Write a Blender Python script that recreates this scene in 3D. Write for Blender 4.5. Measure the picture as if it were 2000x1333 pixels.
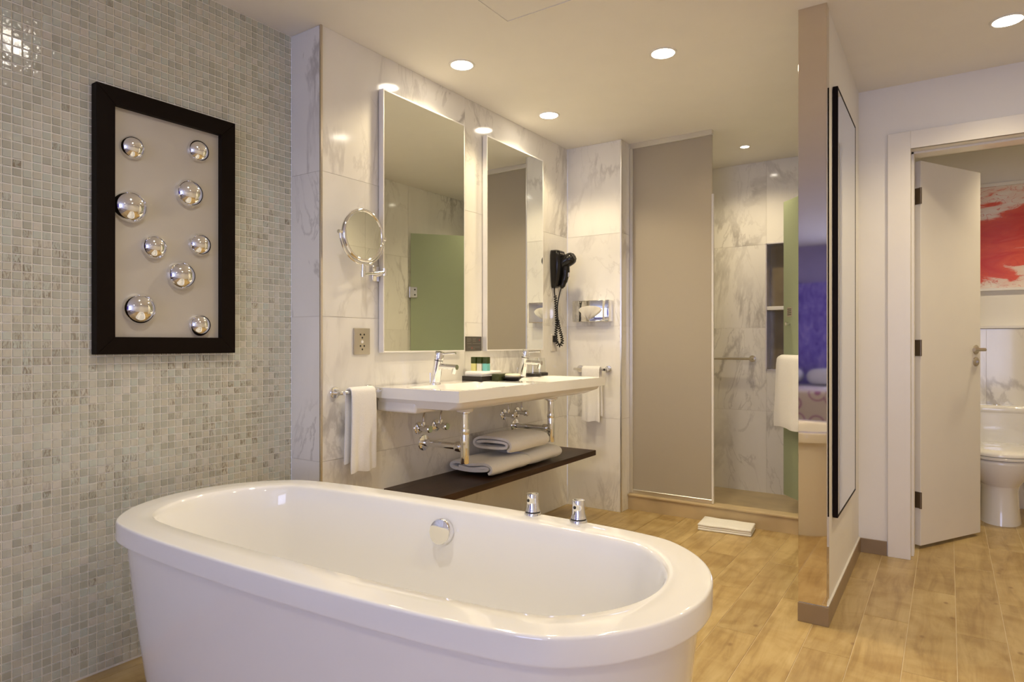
import bpy, bmesh, math, random
from mathutils import Vector, Matrix, Quaternion
random.seed(7)
PI = math.pi
for o in list(bpy.data.objects):
    bpy.data.objects.remove(o)
S = bpy.context.scene
COL = S.collection

# ------------------------------------------------------------------ camera, world, light, exposure
cam_d = bpy.data.cameras.new('camera')
cam_d.sensor_width = 36.0
cam_d.lens = 1267.0 / 2000.0 * 36.0
cam_d.shift_y = 3.9 / 2000.0
cam_d.clip_start = 0.02
cam = bpy.data.objects.new('camera', cam_d)
COL.objects.link(cam)
cam.location = (0, 0, 1.09)
cam.rotation_euler = (PI / 2, 0, math.radians(33.94))
S.camera = cam

world = bpy.data.worlds.new('world')
S.world = world
world.use_nodes = True
world.node_tree.nodes['Background'].inputs[0].default_value = (0.62, 0.68, 1.0, 1)
world.node_tree.nodes['Background'].inputs[1].default_value = 0.6

WARM = (1.0, 0.815, 0.51)
DAY = (0.56, 0.62, 1.0)
# daylight that comes in through the bedroom window
wl = bpy.data.lights.new('window_daylight', 'AREA')
wl.shape = 'RECTANGLE'; wl.size = 1.7; wl.size_y = 1.9
wl.energy = 17; wl.color = DAY
wlo = bpy.data.objects.new('window_daylight', wl)
COL.objects.link(wlo)
wlo.location = (0.1, -3.93, 1.30)
wlo.rotation_euler = (PI / 2, 0, PI)      # faces +Y into the room

S.view_settings.view_transform = 'Standard'
S.view_settings.look = 'None'
S.view_settings.gamma = 1.0
S.view_settings.use_curve_mapping = False
S.view_settings.exposure = 1.12

# ------------------------------------------------------------------ materials
def newmat(name):
    m = bpy.data.materials.new(name); m.use_nodes = True
    nt = m.node_tree
    return m, nt, nt.nodes['Principled BSDF']

def N(nt, t, **kw):
    n = nt.nodes.new(t)
    for k, v in kw.items():
        if k.startswith('i_'):
            n.inputs[k[2:].replace('_', ' ')].default_value = v
        else:
            setattr(n, k, v)
    return n

def ramp(nt, src, stops):
    r = nt.nodes.new('ShaderNodeValToRGB')
    e = r.color_ramp.elements
    while len(e) > 1: e.remove(e[0])
    e[0].position = stops[0][0]; e[0].color = (*stops[0][1], 1)
    for p, c in stops[1:]:
        q = e.new(p); q.color = (*c, 1)
    nt.links.new(src, r.inputs[0])
    return r.outputs[0]

def math_(nt, op, a, b=None, c=None):
    n = nt.nodes.new('ShaderNodeMath'); n.operation = op
    for i, v in enumerate((a, b, c)):
        if v is None: continue
        if isinstance(v, (int, float)): n.inputs[i].default_value = v
        else: nt.links.new(v, n.inputs[i])
    return n.outputs[0]

def mixc(nt, fac, a, b, mode='MIX'):
    n = nt.nodes.new('ShaderNodeMix'); n.data_type = 'RGBA'; n.blend_type = mode
    for s, v in ((0, fac), (6, a), (7, b)):
        if isinstance(v, (int, float)): n.inputs[s].default_value = v
        elif isinstance(v, tuple): n.inputs[s].default_value = (*v, 1)
        else: nt.links.new(v, n.inputs[s])
    return n.outputs[2]

def plain(name, col, rough=0.5, metal=0.0, var=0.03, bump=0.0, bscale=80, coat=0.0, spec=0.5):
    m, nt, b = newmat(name)
    tc = nt.nodes.new('ShaderNodeTexCoord')
    no = N(nt, 'ShaderNodeTexNoise'); no.inputs['Scale'].default_value = 6
    nt.links.new(tc.outputs['Object'], no.inputs['Vector'])
    c = ramp(nt, no.outputs['Fac'], [(0.3, tuple(max(0, x * (1 - var)) for x in col)), (0.7, tuple(min(1, x * (1 + var)) for x in col))])
    nt.links.new(c, b.inputs['Base Color'])
    b.inputs['Roughness'].default_value = rough
    b.inputs['Metallic'].default_value = metal
    b.inputs['Coat Weight'].default_value = coat
    b.inputs['Coat Roughness'].default_value = 0.04
    b.inputs['Specular IOR Level'].default_value = spec
    if bump:
        n2 = N(nt, 'ShaderNodeTexNoise'); n2.inputs['Scale'].default_value = bscale; n2.inputs['Detail'].default_value = 4
        nt.links.new(tc.outputs['Object'], n2.inputs['Vector'])
        bp = nt.nodes.new('ShaderNodeBump'); bp.inputs['Strength'].default_value = bump; bp.inputs['Distance'].default_value = 0.004
        nt.links.new(n2.outputs['Fac'], bp.inputs['Height']); nt.links.new(bp.outputs[0], b.inputs['Normal'])
    return m

def tile_pos(nt, k=11.0):
    g = nt.nodes.new('ShaderNodeNewGeometry'); oi = nt.nodes.new('ShaderNodeObjectInfo')
    v = nt.nodes.new('ShaderNodeVectorMath'); v.operation = 'SCALE'
    v.inputs[0].default_value = (k, k * 1.7, k * 0.6); nt.links.new(oi.outputs['Random'], v.inputs['Scale'])
    a = nt.nodes.new('ShaderNodeVectorMath'); a.operation = 'ADD'
    nt.links.new(g.outputs['Position'], a.inputs[0]); nt.links.new(v.outputs[0], a.inputs[1])
    return a.outputs[0], oi

def marble_mat(name, base=(0.86, 0.84, 0.80), vein=(0.36, 0.335, 0.315), rough=0.10):
    m, nt, b = newmat(name)
    pos, oi = tile_pos(nt)
    mp = nt.nodes.new('ShaderNodeMapping')
    mp.inputs['Rotation'].default_value = (0.75, 0.55, 0.0)
    mp.inputs['Scale'].default_value = (1.0, 1.0, 0.42)
    nt.links.new(pos, mp.inputs['Vector'])
    def veins(scale, width, dist, seed):
        no = N(nt, 'ShaderNodeTexNoise'); no.noise_dimensions = '4D'
        no.inputs['W'].default_value = seed
        no.inputs['Scale'].default_value = scale; no.inputs['Detail'].default_value = 7
        no.inputs['Roughness'].default_value = 0.58; no.inputs['Distortion'].default_value = dist
        nt.links.new(mp.outputs[0], no.inputs['Vector'])
        d = math_(nt, 'ABSOLUTE', math_(nt, 'SUBTRACT', no.outputs['Fac'], 0.5))
        mr = nt.nodes.new('ShaderNodeMapRange'); mr.interpolation_type = 'SMOOTHSTEP'
        mr.inputs['From Min'].default_value = 0; mr.inputs['From Max'].default_value = width
        mr.inputs['To Min'].default_value = 1; mr.inputs['To Max'].default_value = 0
        nt.links.new(d, mr.inputs['Value'])
        return mr.outputs[0]
    v1 = veins(1.7, 0.030, 0.9, 1.3)
    v2 = veins(3.6, 0.022, 1.4, 5.1)
    mk = N(nt, 'ShaderNodeTexNoise'); mk.inputs['Scale'].default_value = 1.9; mk.inputs['Detail'].default_value = 3
    nt.links.new(pos, mk.inputs['Vector'])
    mask = nt.nodes.new('ShaderNodeMapRange'); mask.inputs['From Min'].default_value = 0.42; mask.inputs['From Max'].default_value = 0.68
    nt.links.new(mk.outputs['Fac'], mask.inputs['Value'])
    f = math_(nt, 'MULTIPLY', math_(nt, 'MAXIMUM', math_(nt, 'MULTIPLY', v1, 0.75), math_(nt, 'MULTIPLY', v2, 0.45)), mask.outputs[0])
    cl = N(nt, 'ShaderNodeTexNoise'); cl.inputs['Scale'].default_value = 2.6; cl.inputs['Detail'].default_value = 6; cl.inputs['Distortion'].default_value = 0.8
    nt.links.new(mp.outputs[0], cl.inputs['Vector'])
    bc = ramp(nt, cl.outputs['Fac'], [(0.30, tuple(x * 0.90 for x in base)), (0.62, base)])
    c = mixc(nt, f, bc, vein)
    nt.links.new(c, b.inputs['Base Color'])
    b.inputs['Roughness'].default_value = rough
    return m

def plank_mat():
    m, nt, b = newmat('oak_plank_tile')
    pos, oi = tile_pos(nt, 17)
    mp = nt.nodes.new('ShaderNodeMapping'); mp.inputs['Scale'].default_value = (9, 1.1, 1)
    nt.links.new(pos, mp.inputs['Vector'])
    g = N(nt, 'ShaderNodeTexNoise'); g.inputs['Scale'].default_value = 2.2; g.inputs['Detail'].default_value = 8; g.inputs['Roughness'].default_value = 0.62; g.inputs['Distortion'].default_value = 0.7
    nt.links.new(mp.outputs[0], g.inputs['Vector'])
    c1 = ramp(nt, g.outputs['Fac'], [(0.28, (0.35, 0.235, 0.095)), (0.5, (0.51, 0.375, 0.172)), (0.75, (0.61, 0.48, 0.25))])
    # cloudy bands across the board
    mp2 = nt.nodes.new('ShaderNodeMapping'); mp2.inputs['Scale'].default_value = (2.5, 3.2, 1)
    nt.links.new(pos, mp2.inputs['Vector'])
    cl = N(nt, 'ShaderNodeTexNoise'); cl.inputs['Scale'].default_value = 1.6; cl.inputs['Detail'].default_value = 4; cl.inputs['Distortion'].default_value = 1.2
    nt.links.new(mp2.outputs[0], cl.inputs['Vector'])
    c2 = ramp(nt, cl.outputs['Fac'], [(0.35, (0.80, 0.74, 0.64)), (0.6, (1, 1, 1))])
    c = mixc(nt, 1.0, c1, c2, 'MULTIPLY')
    # knots
    mp3 = nt.nodes.new('ShaderNodeMapping'); mp3.inputs['Scale'].default_value = (9.0, 6.0, 1)
    nt.links.new(pos, mp3.inputs['Vector'])
    vo = nt.nodes.new('ShaderNodeTexVoronoi'); vo.inputs['Scale'].default_value = 1.25
    nt.links.new(mp3.outputs[0], vo.inputs['Vector'])
    kn = nt.nodes.new('ShaderNodeMapRange'); kn.interpolation_type = 'SMOOTHSTEP'
    kn.inputs['From Min'].default_value = 0.03; kn.inputs['From Max'].default_value = 0.15; kn.inputs['To Min'].default_value = 0.75; kn.inputs['To Max'].default_value = 0
    nt.links.new(vo.outputs['Distance'], kn.inputs['Value'])
    sp = nt.nodes.new('ShaderNodeSeparateColor'); nt.links.new(vo.outputs['Color'], sp.inputs[0])
    kf = math_(nt, 'MULTIPLY', kn.outputs[0], math_(nt, 'GREATER_THAN', sp.outputs[0], 0.45))
    c = mixc(nt, kf, c, (0.22, 0.12, 0.045))
    tone = ramp(nt, oi.outputs['Random'], [(0, (0.90, 0.88, 0.86)), (1, (1.06, 1.05, 1.03))])
    c = mixc(nt, 1.0, c, tone, 'MULTIPLY')
    nt.links.new(c, b.inputs['Base Color'])
    b.inputs['Roughness'].default_value = 0.34
    bp = nt.nodes.new('ShaderNodeBump'); bp.inputs['Strength'].default_value = 0.12; bp.inputs['Distance'].default_value = 0.002
    nt.links.new(g.outputs['Fac'], bp.inputs['Height']); nt.links.new(bp.outputs[0], b.inputs['Normal'])
    return m

def mosaic_mat():
    m, nt, b = newmat('glass_mosaic')
    at = nt.nodes.new('ShaderNodeAttribute'); at.attribute_name = 'tint'
    at2 = nt.nodes.new('ShaderNodeAttribute'); at2.attribute_name = 'streak'
    c = ramp(nt, at.outputs['Fac'], [(0.0, (0.44, 0.435, 0.355)), (0.3, (0.515, 0.515, 0.43)), (0.55, (0.58, 0.55, 0.45)), (0.8, (0.52, 0.555, 0.48)), (1.0, (0.62, 0.585, 0.505))])
    g = nt.nodes.new('ShaderNodeNewGeometry')
    mp = nt.nodes.new('ShaderNodeMapping'); mp.inputs['Scale'].default_value = (1, 150, 40)
    nt.links.new(g.outputs['Position'], mp.inputs['Vector'])
    no = N(nt, 'ShaderNodeTexNoise'); no.inputs['Scale'].default_value = 1; no.inputs['Detail'].default_value = 3; no.inputs['Distortion'].default_value = 1.5
    nt.links.new(mp.outputs[0], no.inputs['Vector'])
    st = nt.nodes.new('ShaderNodeMapRange'); st.inputs['From Min'].default_value = 0.46; st.inputs['From Max'].default_value = 0.60
    nt.links.new(no.outputs['Fac'], st.inputs['Value'])
    f = math_(nt, 'MULTIPLY', st.outputs[0], at2.outputs['Fac'])
    c = mixc(nt, f, c, (0.20, 0.155, 0.10))
    nt.links.new(c, b.inputs['Base Color'])
    b.inputs['Roughness'].default_value = 0.10
    b.inputs['Coat Weight'].default_value = 0.5; b.inputs['Coat Roughness'].default_value = 0.05
    n2 = N(nt, 'ShaderNodeTexNoise'); n2.inputs['Scale'].default_value = 70; n2.inputs['Detail'].default_value = 1
    nt.links.new(g.outputs['Position'], n2.inputs['Vector'])
    bp = nt.nodes.new('ShaderNodeBump'); bp.inputs['Strength'].default_value = 0.25; bp.inputs['Distance'].default_value = 0.003
    nt.links.new(n2.outputs['Fac'], bp.inputs['Height']); nt.links.new(bp.outputs[0], b.inputs['Normal'])
    return m

def frosted_mat(name, col, trans=0.55, rough=0.5):
    m, nt, b = newmat(name)
    out = nt.nodes['Material Output']
    tr = nt.nodes.new('ShaderNodeBsdfTranslucent'); tr.inputs[0].default_value = (*col, 1)
    b.inputs['Base Color'].default_value = (*col, 1); b.inputs['Roughness'].default_value = rough
    no = N(nt, 'ShaderNodeTexNoise'); no.inputs['Scale'].default_value = 900
    bp = nt.nodes.new('ShaderNodeBump'); bp.inputs['Strength'].default_value = 0.05
    nt.links.new(no.outputs['Fac'], bp.inputs['Height']); nt.links.new(bp.outputs[0], b.inputs['Normal'])
    mx = nt.nodes.new('ShaderNodeMixShader'); mx.inputs[0].default_value = trans
    nt.links.new(b.outputs[0], mx.inputs[1]); nt.links.new(tr.outputs[0], mx.inputs[2])
    nt.links.new(mx.outputs[0], out.inputs[0])
    return m

def clear_glass(name, col=(1, 1, 1)):
    m, nt, b = newmat(name)
    b.inputs['Base Color'].default_value = (*col, 1); b.inputs['Roughness'].default_value = 0.02
    tr = nt.nodes.new('ShaderNodeBsdfTransparent'); tr.inputs[0].default_value = (0.95, 0.96, 0.95, 1)
    lw = nt.nodes.new('ShaderNodeLayerWeight'); f = math_(nt, 'ADD', math_(nt, 'MULTIPLY', math_(nt, 'POWER', lw.outputs['Facing'], 1.6), 0.7), 0.10)
    b.inputs['Metallic'].default_value = 1.0
    mx = nt.nodes.new('ShaderNodeMixShader'); nt.links.new(f, mx.inputs[0]); nt.links.new(tr.outputs[0], mx.inputs[1]); nt.links.new(b.outputs[0], mx.inputs[2])
    nt.links.new(mx.outputs[0], nt.nodes['Material Output'].inputs[0])
    return m

def emit(name, col, st):
    m, nt, b = newmat(name)
    b.inputs['Base Color'].default_value = (1, 1, 1, 1)
    b.inputs['Emission Color'].default_value = (*col, 1); b.inputs['Emission Strength'].default_value = st
    return m

def towel_mat():
    m, nt, b = newmat('white_terry')
    tc = nt.nodes.new('ShaderNodeTexCoord')
    no = N(nt, 'ShaderNodeTexNoise'); no.inputs['Scale'].default_value = 420; no.inputs['Detail'].default_value = 2
    nt.links.new(tc.outputs['Object'], no.inputs['Vector'])
    c = ramp(nt, no.outputs['Fac'], [(0.25, (0.80, 0.79, 0.77)), (0.6, (0.90, 0.89, 0.875))])
    nt.links.new(c, b.inputs['Base Color']); b.inputs['Roughness'].default_value = 0.95
    b.inputs['Sheen Weight'].default_value = 0.15
    bp = nt.nodes.new('ShaderNodeBump'); bp.inputs['Strength'].default_value = 0.6; bp.inputs['Distance'].default_value = 0.002
    nt.links.new(no.outputs['Fac'], bp.inputs['Height']); nt.links.new(bp.outputs[0], b.inputs['Normal'])
    return m

def red_art_mat():
    m, nt, b = newmat('red_ink_print')
    g = nt.nodes.new('ShaderNodeNewGeometry')
    mp = nt.nodes.new('ShaderNodeMapping'); mp.inputs['Rotation'].default_value = (0, 0.55, 0)
    mp.inputs['Scale'].default_value = (1.6, 1, 4.0)
    nt.links.new(g.outputs['Position'], mp.inputs['Vector'])
    no = N(nt, 'ShaderNodeTexNoise'); no.inputs['Scale'].default_value = 1.9; no.inputs['Detail'].default_value = 9; no.inputs['Distortion'].default_value = 1.6
    nt.links.new(mp.outputs[0], no.inputs['Vector'])
    sp = nt.nodes.new('ShaderNodeSeparateXYZ'); nt.links.new(g.outputs['Position'], sp.inputs[0])
    # broad red band across the middle of the sheet, with torn edges
    mid = math_(nt, 'ADD', 1.745, math_(nt, 'MULTIPLY', math_(nt, 'SUBTRACT', sp.outputs['X'], 0.2), 0.30))
    d = math_(nt, 'ABSOLUTE', math_(nt, 'SUBTRACT', sp.outputs['Z'], mid))
    f = math_(nt, 'SUBTRACT', math_(nt, 'MULTIPLY', no.outputs['Fac'], 1.15), math_(nt, 'MULTIPLY', d, 1.55))
    c = ramp(nt, f, [(0.02, (0.83, 0.76, 0.68)), (0.20, (0.80, 0.60, 0.50)), (0.27, (0.74, 0.10, 0.035)), (0.55, (0.62, 0.035, 0.012)), (0.75, (0.70, 0.12, 0.06))])
    # thin threads of ink
    n2 = N(nt, 'ShaderNodeTexNoise'); n2.inputs['Scale'].default_value = 3.2; n2.inputs['Detail'].default_value = 4; n2.inputs['Distortion'].default_value = 2.2
    nt.links.new(mp.outputs[0], n2.inputs['Vector'])
    dd = math_(nt, 'ABSOLUTE', math_(nt, 'SUBTRACT', n2.outputs['Fac'], 0.5))
    t = math_(nt, 'MULTIPLY', math_(nt, 'LESS_THAN', dd, 0.012), 0.6)
    c = mixc(nt, t, c, (0.62, 0.06, 0.03))
    nt.links.new(c, b.inputs['Base Color']); b.inputs['Roughness'].default_value = 0.35
    return m

def mural_mat():
    m, nt, b = newmat('violet_mural')
    g = nt.nodes.new('ShaderNodeNewGeometry')
    mp = nt.nodes.new('ShaderNodeMapping'); mp.inputs['Scale'].default_value = (5, 1, 2)
    nt.links.new(g.outputs['Position'], mp.inputs['Vector'])
    no = N(nt, 'ShaderNodeTexNoise'); no.inputs['Scale'].default_value = 2.5; no.inputs['Detail'].default_value = 6; no.inputs['Distortion'].default_value = 2
    nt.links.new(mp.outputs[0], no.inputs['Vector'])
    c = ramp(nt, no.outputs['Fac'], [(0.3, (0.10, 0.06, 0.42)), (0.5, (0.26, 0.20, 0.72)), (0.7, (0.42, 0.36, 0.85))])
    nt.links.new(c, b.inputs['Base Color']); b.inputs['Roughness'].default_value = 0.5
    return m

def floral_mat():
    m, nt, b = newmat('floral_bedspread')
    g = nt.nodes.new('ShaderNodeNewGeometry')
    vo = nt.nodes.new('ShaderNodeTexVoronoi'); vo.inputs['Scale'].default_value = 5
    nt.links.new(g.outputs['Position'], vo.inputs['Vector'])
    f = math_(nt, 'LESS_THAN', math_(nt, 'ABSOLUTE', math_(nt, 'SUBTRACT', vo.outputs['Distance'], 0.42)), 0.035)
    f2 = math_(nt, 'LESS_THAN', vo.outputs['Distance'], 0.16)
    c = mixc(nt, math_(nt, 'MAXIMUM', f, f2), (0.80, 0.74, 0.72), (0.42, 0.16, 0.40))
    nt.links.new(c, b.inputs['Base Color']); b.inputs['Roughness'].default_value = 0.8
    return m

def wood_dark():
    m, nt, b = newmat('dark_wenge')
    tc = nt.nodes.new('ShaderNodeTexCoord')
    mp = nt.nodes.new('ShaderNodeMapping'); mp.inputs['Scale'].default_value = (30, 2, 30)
    nt.links.new(tc.outputs['Object'], mp.inputs['Vector'])
    no = N(nt, 'ShaderNodeTexNoise'); no.inputs['Scale'].default_value = 1.5; no.inputs['Detail'].default_value = 6
    nt.links.new(mp.outputs[0], no.inputs['Vector'])
    c = ramp(nt, no.outputs['Fac'], [(0.3, (0.030, 0.014, 0.007)), (0.7, (0.065, 0.032, 0.017))])
    nt.links.new(c, b.inputs['Base Color']); b.inputs['Roughness'].default_value = 0.38; b.inputs['Specular IOR Level'].default_value = 0.25
    return m

M = dict(
    marble=marble_mat('white_marble'), plank=plank_mat(), mosaic=mosaic_mat(),
    grout=plain('pale_grout', (0.86, 0.83, 0.75), 0.8), fgrout=plain('floor_grout', (0.74, 0.63, 0.44), 0.8),
    jgrout=plain('marble_joint', (0.66, 0.62, 0.56), 0.7),
    paint=plain('white_paint', (0.86, 0.84, 0.80), 0.55, var=0.01), ceil=plain('ceiling_paint', (0.88, 0.855, 0.81), 0.7, var=0.01),
    doorpaint=plain('satin_door_paint', (0.85, 0.82, 0.77), 0.32, var=0.01),
    acrylic=plain('white_acrylic', (0.88, 0.875, 0.87), 0.06, var=0.005, coat=0.5),
    ceramic=plain('white_ceramic', (0.88, 0.87, 0.855), 0.08, var=0.005, coat=0.5),
    chrome=plain('chrome', (0.86, 0.86, 0.87), 0.05, 1.0, var=0.01), steel=plain('polished_steel', (0.68, 0.61, 0.53), 0.035, 1.0, var=0.01),
    brushed=plain('brushed_steel', (0.55, 0.50, 0.44), 0.32, 1.0), bronze=plain('bronze_edge', (0.62, 0.55, 0.46), 0.22, 1.0),
    alu=plain('satin_aluminium', (0.80, 0.79, 0.78), 0.28, 1.0), whitealu=plain('white_aluminium', (0.84, 0.82, 0.80), 0.3, 0.2),
    mirror=plain('mirror_silver', (0.83, 0.85, 0.80), 0.004, 1.0, var=0.0),
    blackwood=plain('black_brown_frame', (0.008, 0.0045, 0.003), 0.5, spec=0.08), black=plain('black_plastic', (0.009, 0.008, 0.008), 0.2, spec=0.35),
    blackmat=plain('black_card', (0.018, 0.014, 0.012), 0.5), grey=plain('silver_grey_panel', (0.52, 0.485, 0.43), 0.5, 0.25),
    frost=frosted_mat('frosted_glass', (0.64, 0.585, 0.49), 0.5, 0.35), gfrost=frosted_mat('green_frosted_glass', (0.60, 0.67, 0.49), 0.5, 0.3),
    gedge=plain('green_glass_edge', (0.30, 0.38, 0.32), 0.2), glass=clear_glass('clear_glass'),
    towel=towel_mat(), wenge=wood_dark(), taupe=plain('taupe_skirting_tile', (0.29, 0.205, 0.115), 0.35, var=0.15),
    sand=plain('sand_stone', (0.52, 0.40, 0.235), 0.4, var=0.12), sandfloor=plain('shower_stone', (0.50, 0.40, 0.25), 0.45, var=0.1),
    hinge=plain('dark_hinge_metal', (0.22, 0.18, 0.14), 0.35, 1.0), lamp=emit('lamp_glow', (1.0, 0.90, 0.74), 14.0),
    plate=plain('champagne_plate', (0.52, 0.47, 0.38), 0.35, 0.6), dark=plain('dark_slot', (0.02, 0.018, 0.016), 0.6),
    plaque=plain('graphite_plaque', (0.085, 0.075, 0.06), 0.4, var=0.15), plaquetext=plain('plaque_print', (0.20, 0.185, 0.16), 0.5),
    redprint=plain('red_print', (0.30, 0.06, 0.05), 0.5),
    green=plain('dark_green_cap', (0.035, 0.055, 0.008), 0.35), yellow=plain('yellow_lotion', (0.78, 0.74, 0.30), 0.2),
    cream=plain('cream_lotion', (0.82, 0.78, 0.66), 0.2), teal=plain('teal_gel', (0.20, 0.58, 0.55), 0.2), soap=plain('cream_soap', (0.84, 0.79, 0.60), 0.45),
    tissue=plain('white_tissue', (0.88, 0.85, 0.80), 0.9), redart=red_art_mat(), mural=mural_mat(), floral=floral_mat(),
    white=plain('white_frame', (0.82, 0.80, 0.77), 0.35), carpet=plain('grey_carpet', (0.26, 0.22, 0.20), 0.95, var=0.1, bump=0.5, bscale=400),
    linen=plain('white_linen', (0.80, 0.79, 0.82), 0.85), lilacwall=plain('lilac_paint', (0.40, 0.36, 0.62), 0.6), winglass=emit('daylit_pane', DAY, 1.2),
    niche=plain('brown_niche_tile', (0.19, 0.15, 0.09), 0.25, var=0.15), rubber=plain('clear_seal', (0.72, 0.69, 0.66), 0.25),
    label=plain('card_green', (0.05, 0.06, 0.022), 0.4),
)

# ------------------------------------------------------------------ shape helpers (world coordinates)
OFF = {}
def thing(name, label, cat, loc=(0, 0, 0), group=None, rotz=0.0, kind=None):
    o = bpy.data.objects.new(name, None); COL.objects.link(o)
    o.empty_display_size = 0.05
    o.location = loc; o.rotation_euler = (0, 0, rotz)
    o['label'] = label; o['category'] = cat
    if group: o['group'] = group
    if kind: o['kind'] = kind
    OFF[o] = Vector(loc)
    return o

def obj(name, bm, mat, parent=None, smooth=None, local=False, label=None, cat=None, group=None, kind=None):
    """link the bmesh as one mesh object; vertices are world coordinates unless local"""
    off = OFF.get(parent, Vector((0, 0, 0))) if parent else Vector((0, 0, 0))
    if not local and off.length: bmesh.ops.translate(bm, verts=bm.verts, vec=-off)
    bmesh.ops.recalc_face_normals(bm, faces=bm.faces)
    me = bpy.data.meshes.new(name); bm.to_mesh(me); bm.free()
    if isinstance(mat, (list, tuple)):
        for x in mat: me.materials.append(M[x])
    else: me.materials.append(M[mat])
    if smooth is not None:
        me.polygons.foreach_set('use_smooth', [True] * len(me.polygons))
        me.set_sharp_from_angle(angle=math.radians(smooth))
    o = bpy.data.objects.new(name, me); COL.objects.link(o)
    if parent:
        o.parent = parent; OFF[o] = off
    if label: o['label'] = label
    if cat: o['category'] = cat
    if group: o['group'] = group
    if kind: o['kind'] = kind
    return o

def B(): return bmesh.new()

def box(bm, a, b, bev=0.0, seg=2):
    r = bmesh.ops.create_cube(bm, size=1.0)
    c = [(a[i] + b[i]) / 2 for i in range(3)]; s = [abs(b[i] - a[i]) for i in range(3)]
    vs = r['verts']
    for v in vs: v.co = Vector((c[0] + v.co.x * s[0], c[1] + v.co.y * s[1], c[2] + v.co.z * s[2]))
    if bev:
        es = list({e for v in vs for e in v.link_edges})
        bmesh.ops.bevel(bm, geom=es, offset=bev, segments=seg, affect='EDGES', profile=0.5)
    return bm

def loft(bm, rings, cap0=True, cap1=True, closed=True):
    vr = [[bm.verts.new(p) for p in r] for r in rings]
    n = len(vr[0])
    for i in range(len(vr) - 1):
        for j in range(n if closed else n - 1):
            k = (j + 1) % n
            bm.faces.new((vr[i][j], vr[i][k], vr[i + 1][k], vr[i + 1][j]))
    if cap0: bm.faces.new(list(reversed(vr[0])))
    if cap1: bm.faces.new(vr[-1])
    return bm

def frame_of(d):
    d = Vector(d).normalized()
    u = d.orthogonal().normalized() if abs(d.z) > 0.99 else d.cross(Vector((0, 0, 1))).normalized()
    return u, d.cross(u).normalized(), d

def lathe(bm, prof, org, axis=(0, 0, 1), n=28, cap0=True, cap1=True):
    u, w, d = frame_of(axis); org = Vector(org)
    rings = [[org + d * h + (u * math.cos(2 * PI * j / n) + w * math.sin(2 * PI * j / n)) * max(r, 1e-5) for j in range(n)] for r, h in prof]
    return loft(bm, rings, cap0, cap1)

def cyl(bm, p0, p1, r0, r1=None, n=24):
    p0, p1 = Vector(p0), Vector(p1)
    return lathe(bm, [(r0, 0), (r0 if r1 is None else r1, (p1 - p0).length)], p0, p1 - p0, n)

def tube(bm, pts, r, n=8):
    pts = [Vector(p) for p in pts]; rings = []; u = None
    for i, p in enumerate(pts):
        t = (pts[min(i + 1, len(pts) - 1)] - pts[max(i - 1, 0)]).normalized()
        if u is None: u = t.orthogonal().normalized()
        u = (u - t * u.dot(t)).normalized(); w = t.cross(u)
        rr = r[i] if isinstance(r, (list, tuple)) else r
        rings.append([p + (u * math.cos(2 * PI * j / n) + w * math.sin(2 * PI * j / n)) * rr for j in range(n)])
    return loft(bm, rings)

def curve(pts, k=8):
    """Catmull-Rom through pts"""
    P = [Vector(p) for p in pts]; P = [2 * P[0] - P[1]] + P + [2 * P[-1] - P[-2]]; out = []
    for i in range(1, len(P) - 2):
        a, b, c, d = P[i - 1:i + 3]
        for s in range(k):
            t = s / k
            out.append(0.5 * ((2 * b) + (c - a) * t + (2 * a - 5 * b + 4 * c - d) * t * t + (3 * b - a - 3 * c + d) * t ** 3))
    out.append(P[-2]); return out

def rrect(cx, cy, hx, hy, r, n=6):
    out = []
    for sx, sy, a0 in ((1, 1, 0), (-1, 1, PI / 2), (-1, -1, PI), (1, -1, 1.5 * PI)):
        for i in range(n + 1):
            a = a0 + PI / 2 * i / n
            out.append((cx + sx * (hx - r) + r * math.cos(a), cy + sy * (hy - r) + r * math.sin(a)))
    return out

# ------------------------------------------------------------------ room dimensions
H = 2.40
XM, XV = -2.33, -2.14            # mosaic wall, vanity wall
YR, YE = 1.773, 3.85             # marble return, end wall
XE = -1.745                      # shower side of the end wall
YB = 4.89                        # shower back wall
PXL, PXR, PYN = -0.488, -0.39, 2.745   # partition
YD, YD2 = 3.83, 4.03             # toilet door wall
YT = 5.45                        # toilet back wall
XR = 1.10                        # hall side wall
YW = -4.0                        # bedroom end wall

def slab(name, a, b, mat, label, cat='wall', parent=None, bev=0):
    return obj(name, box(B(), a, b, bev), mat, parent, label=label, cat=cat, kind='structure')

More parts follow.
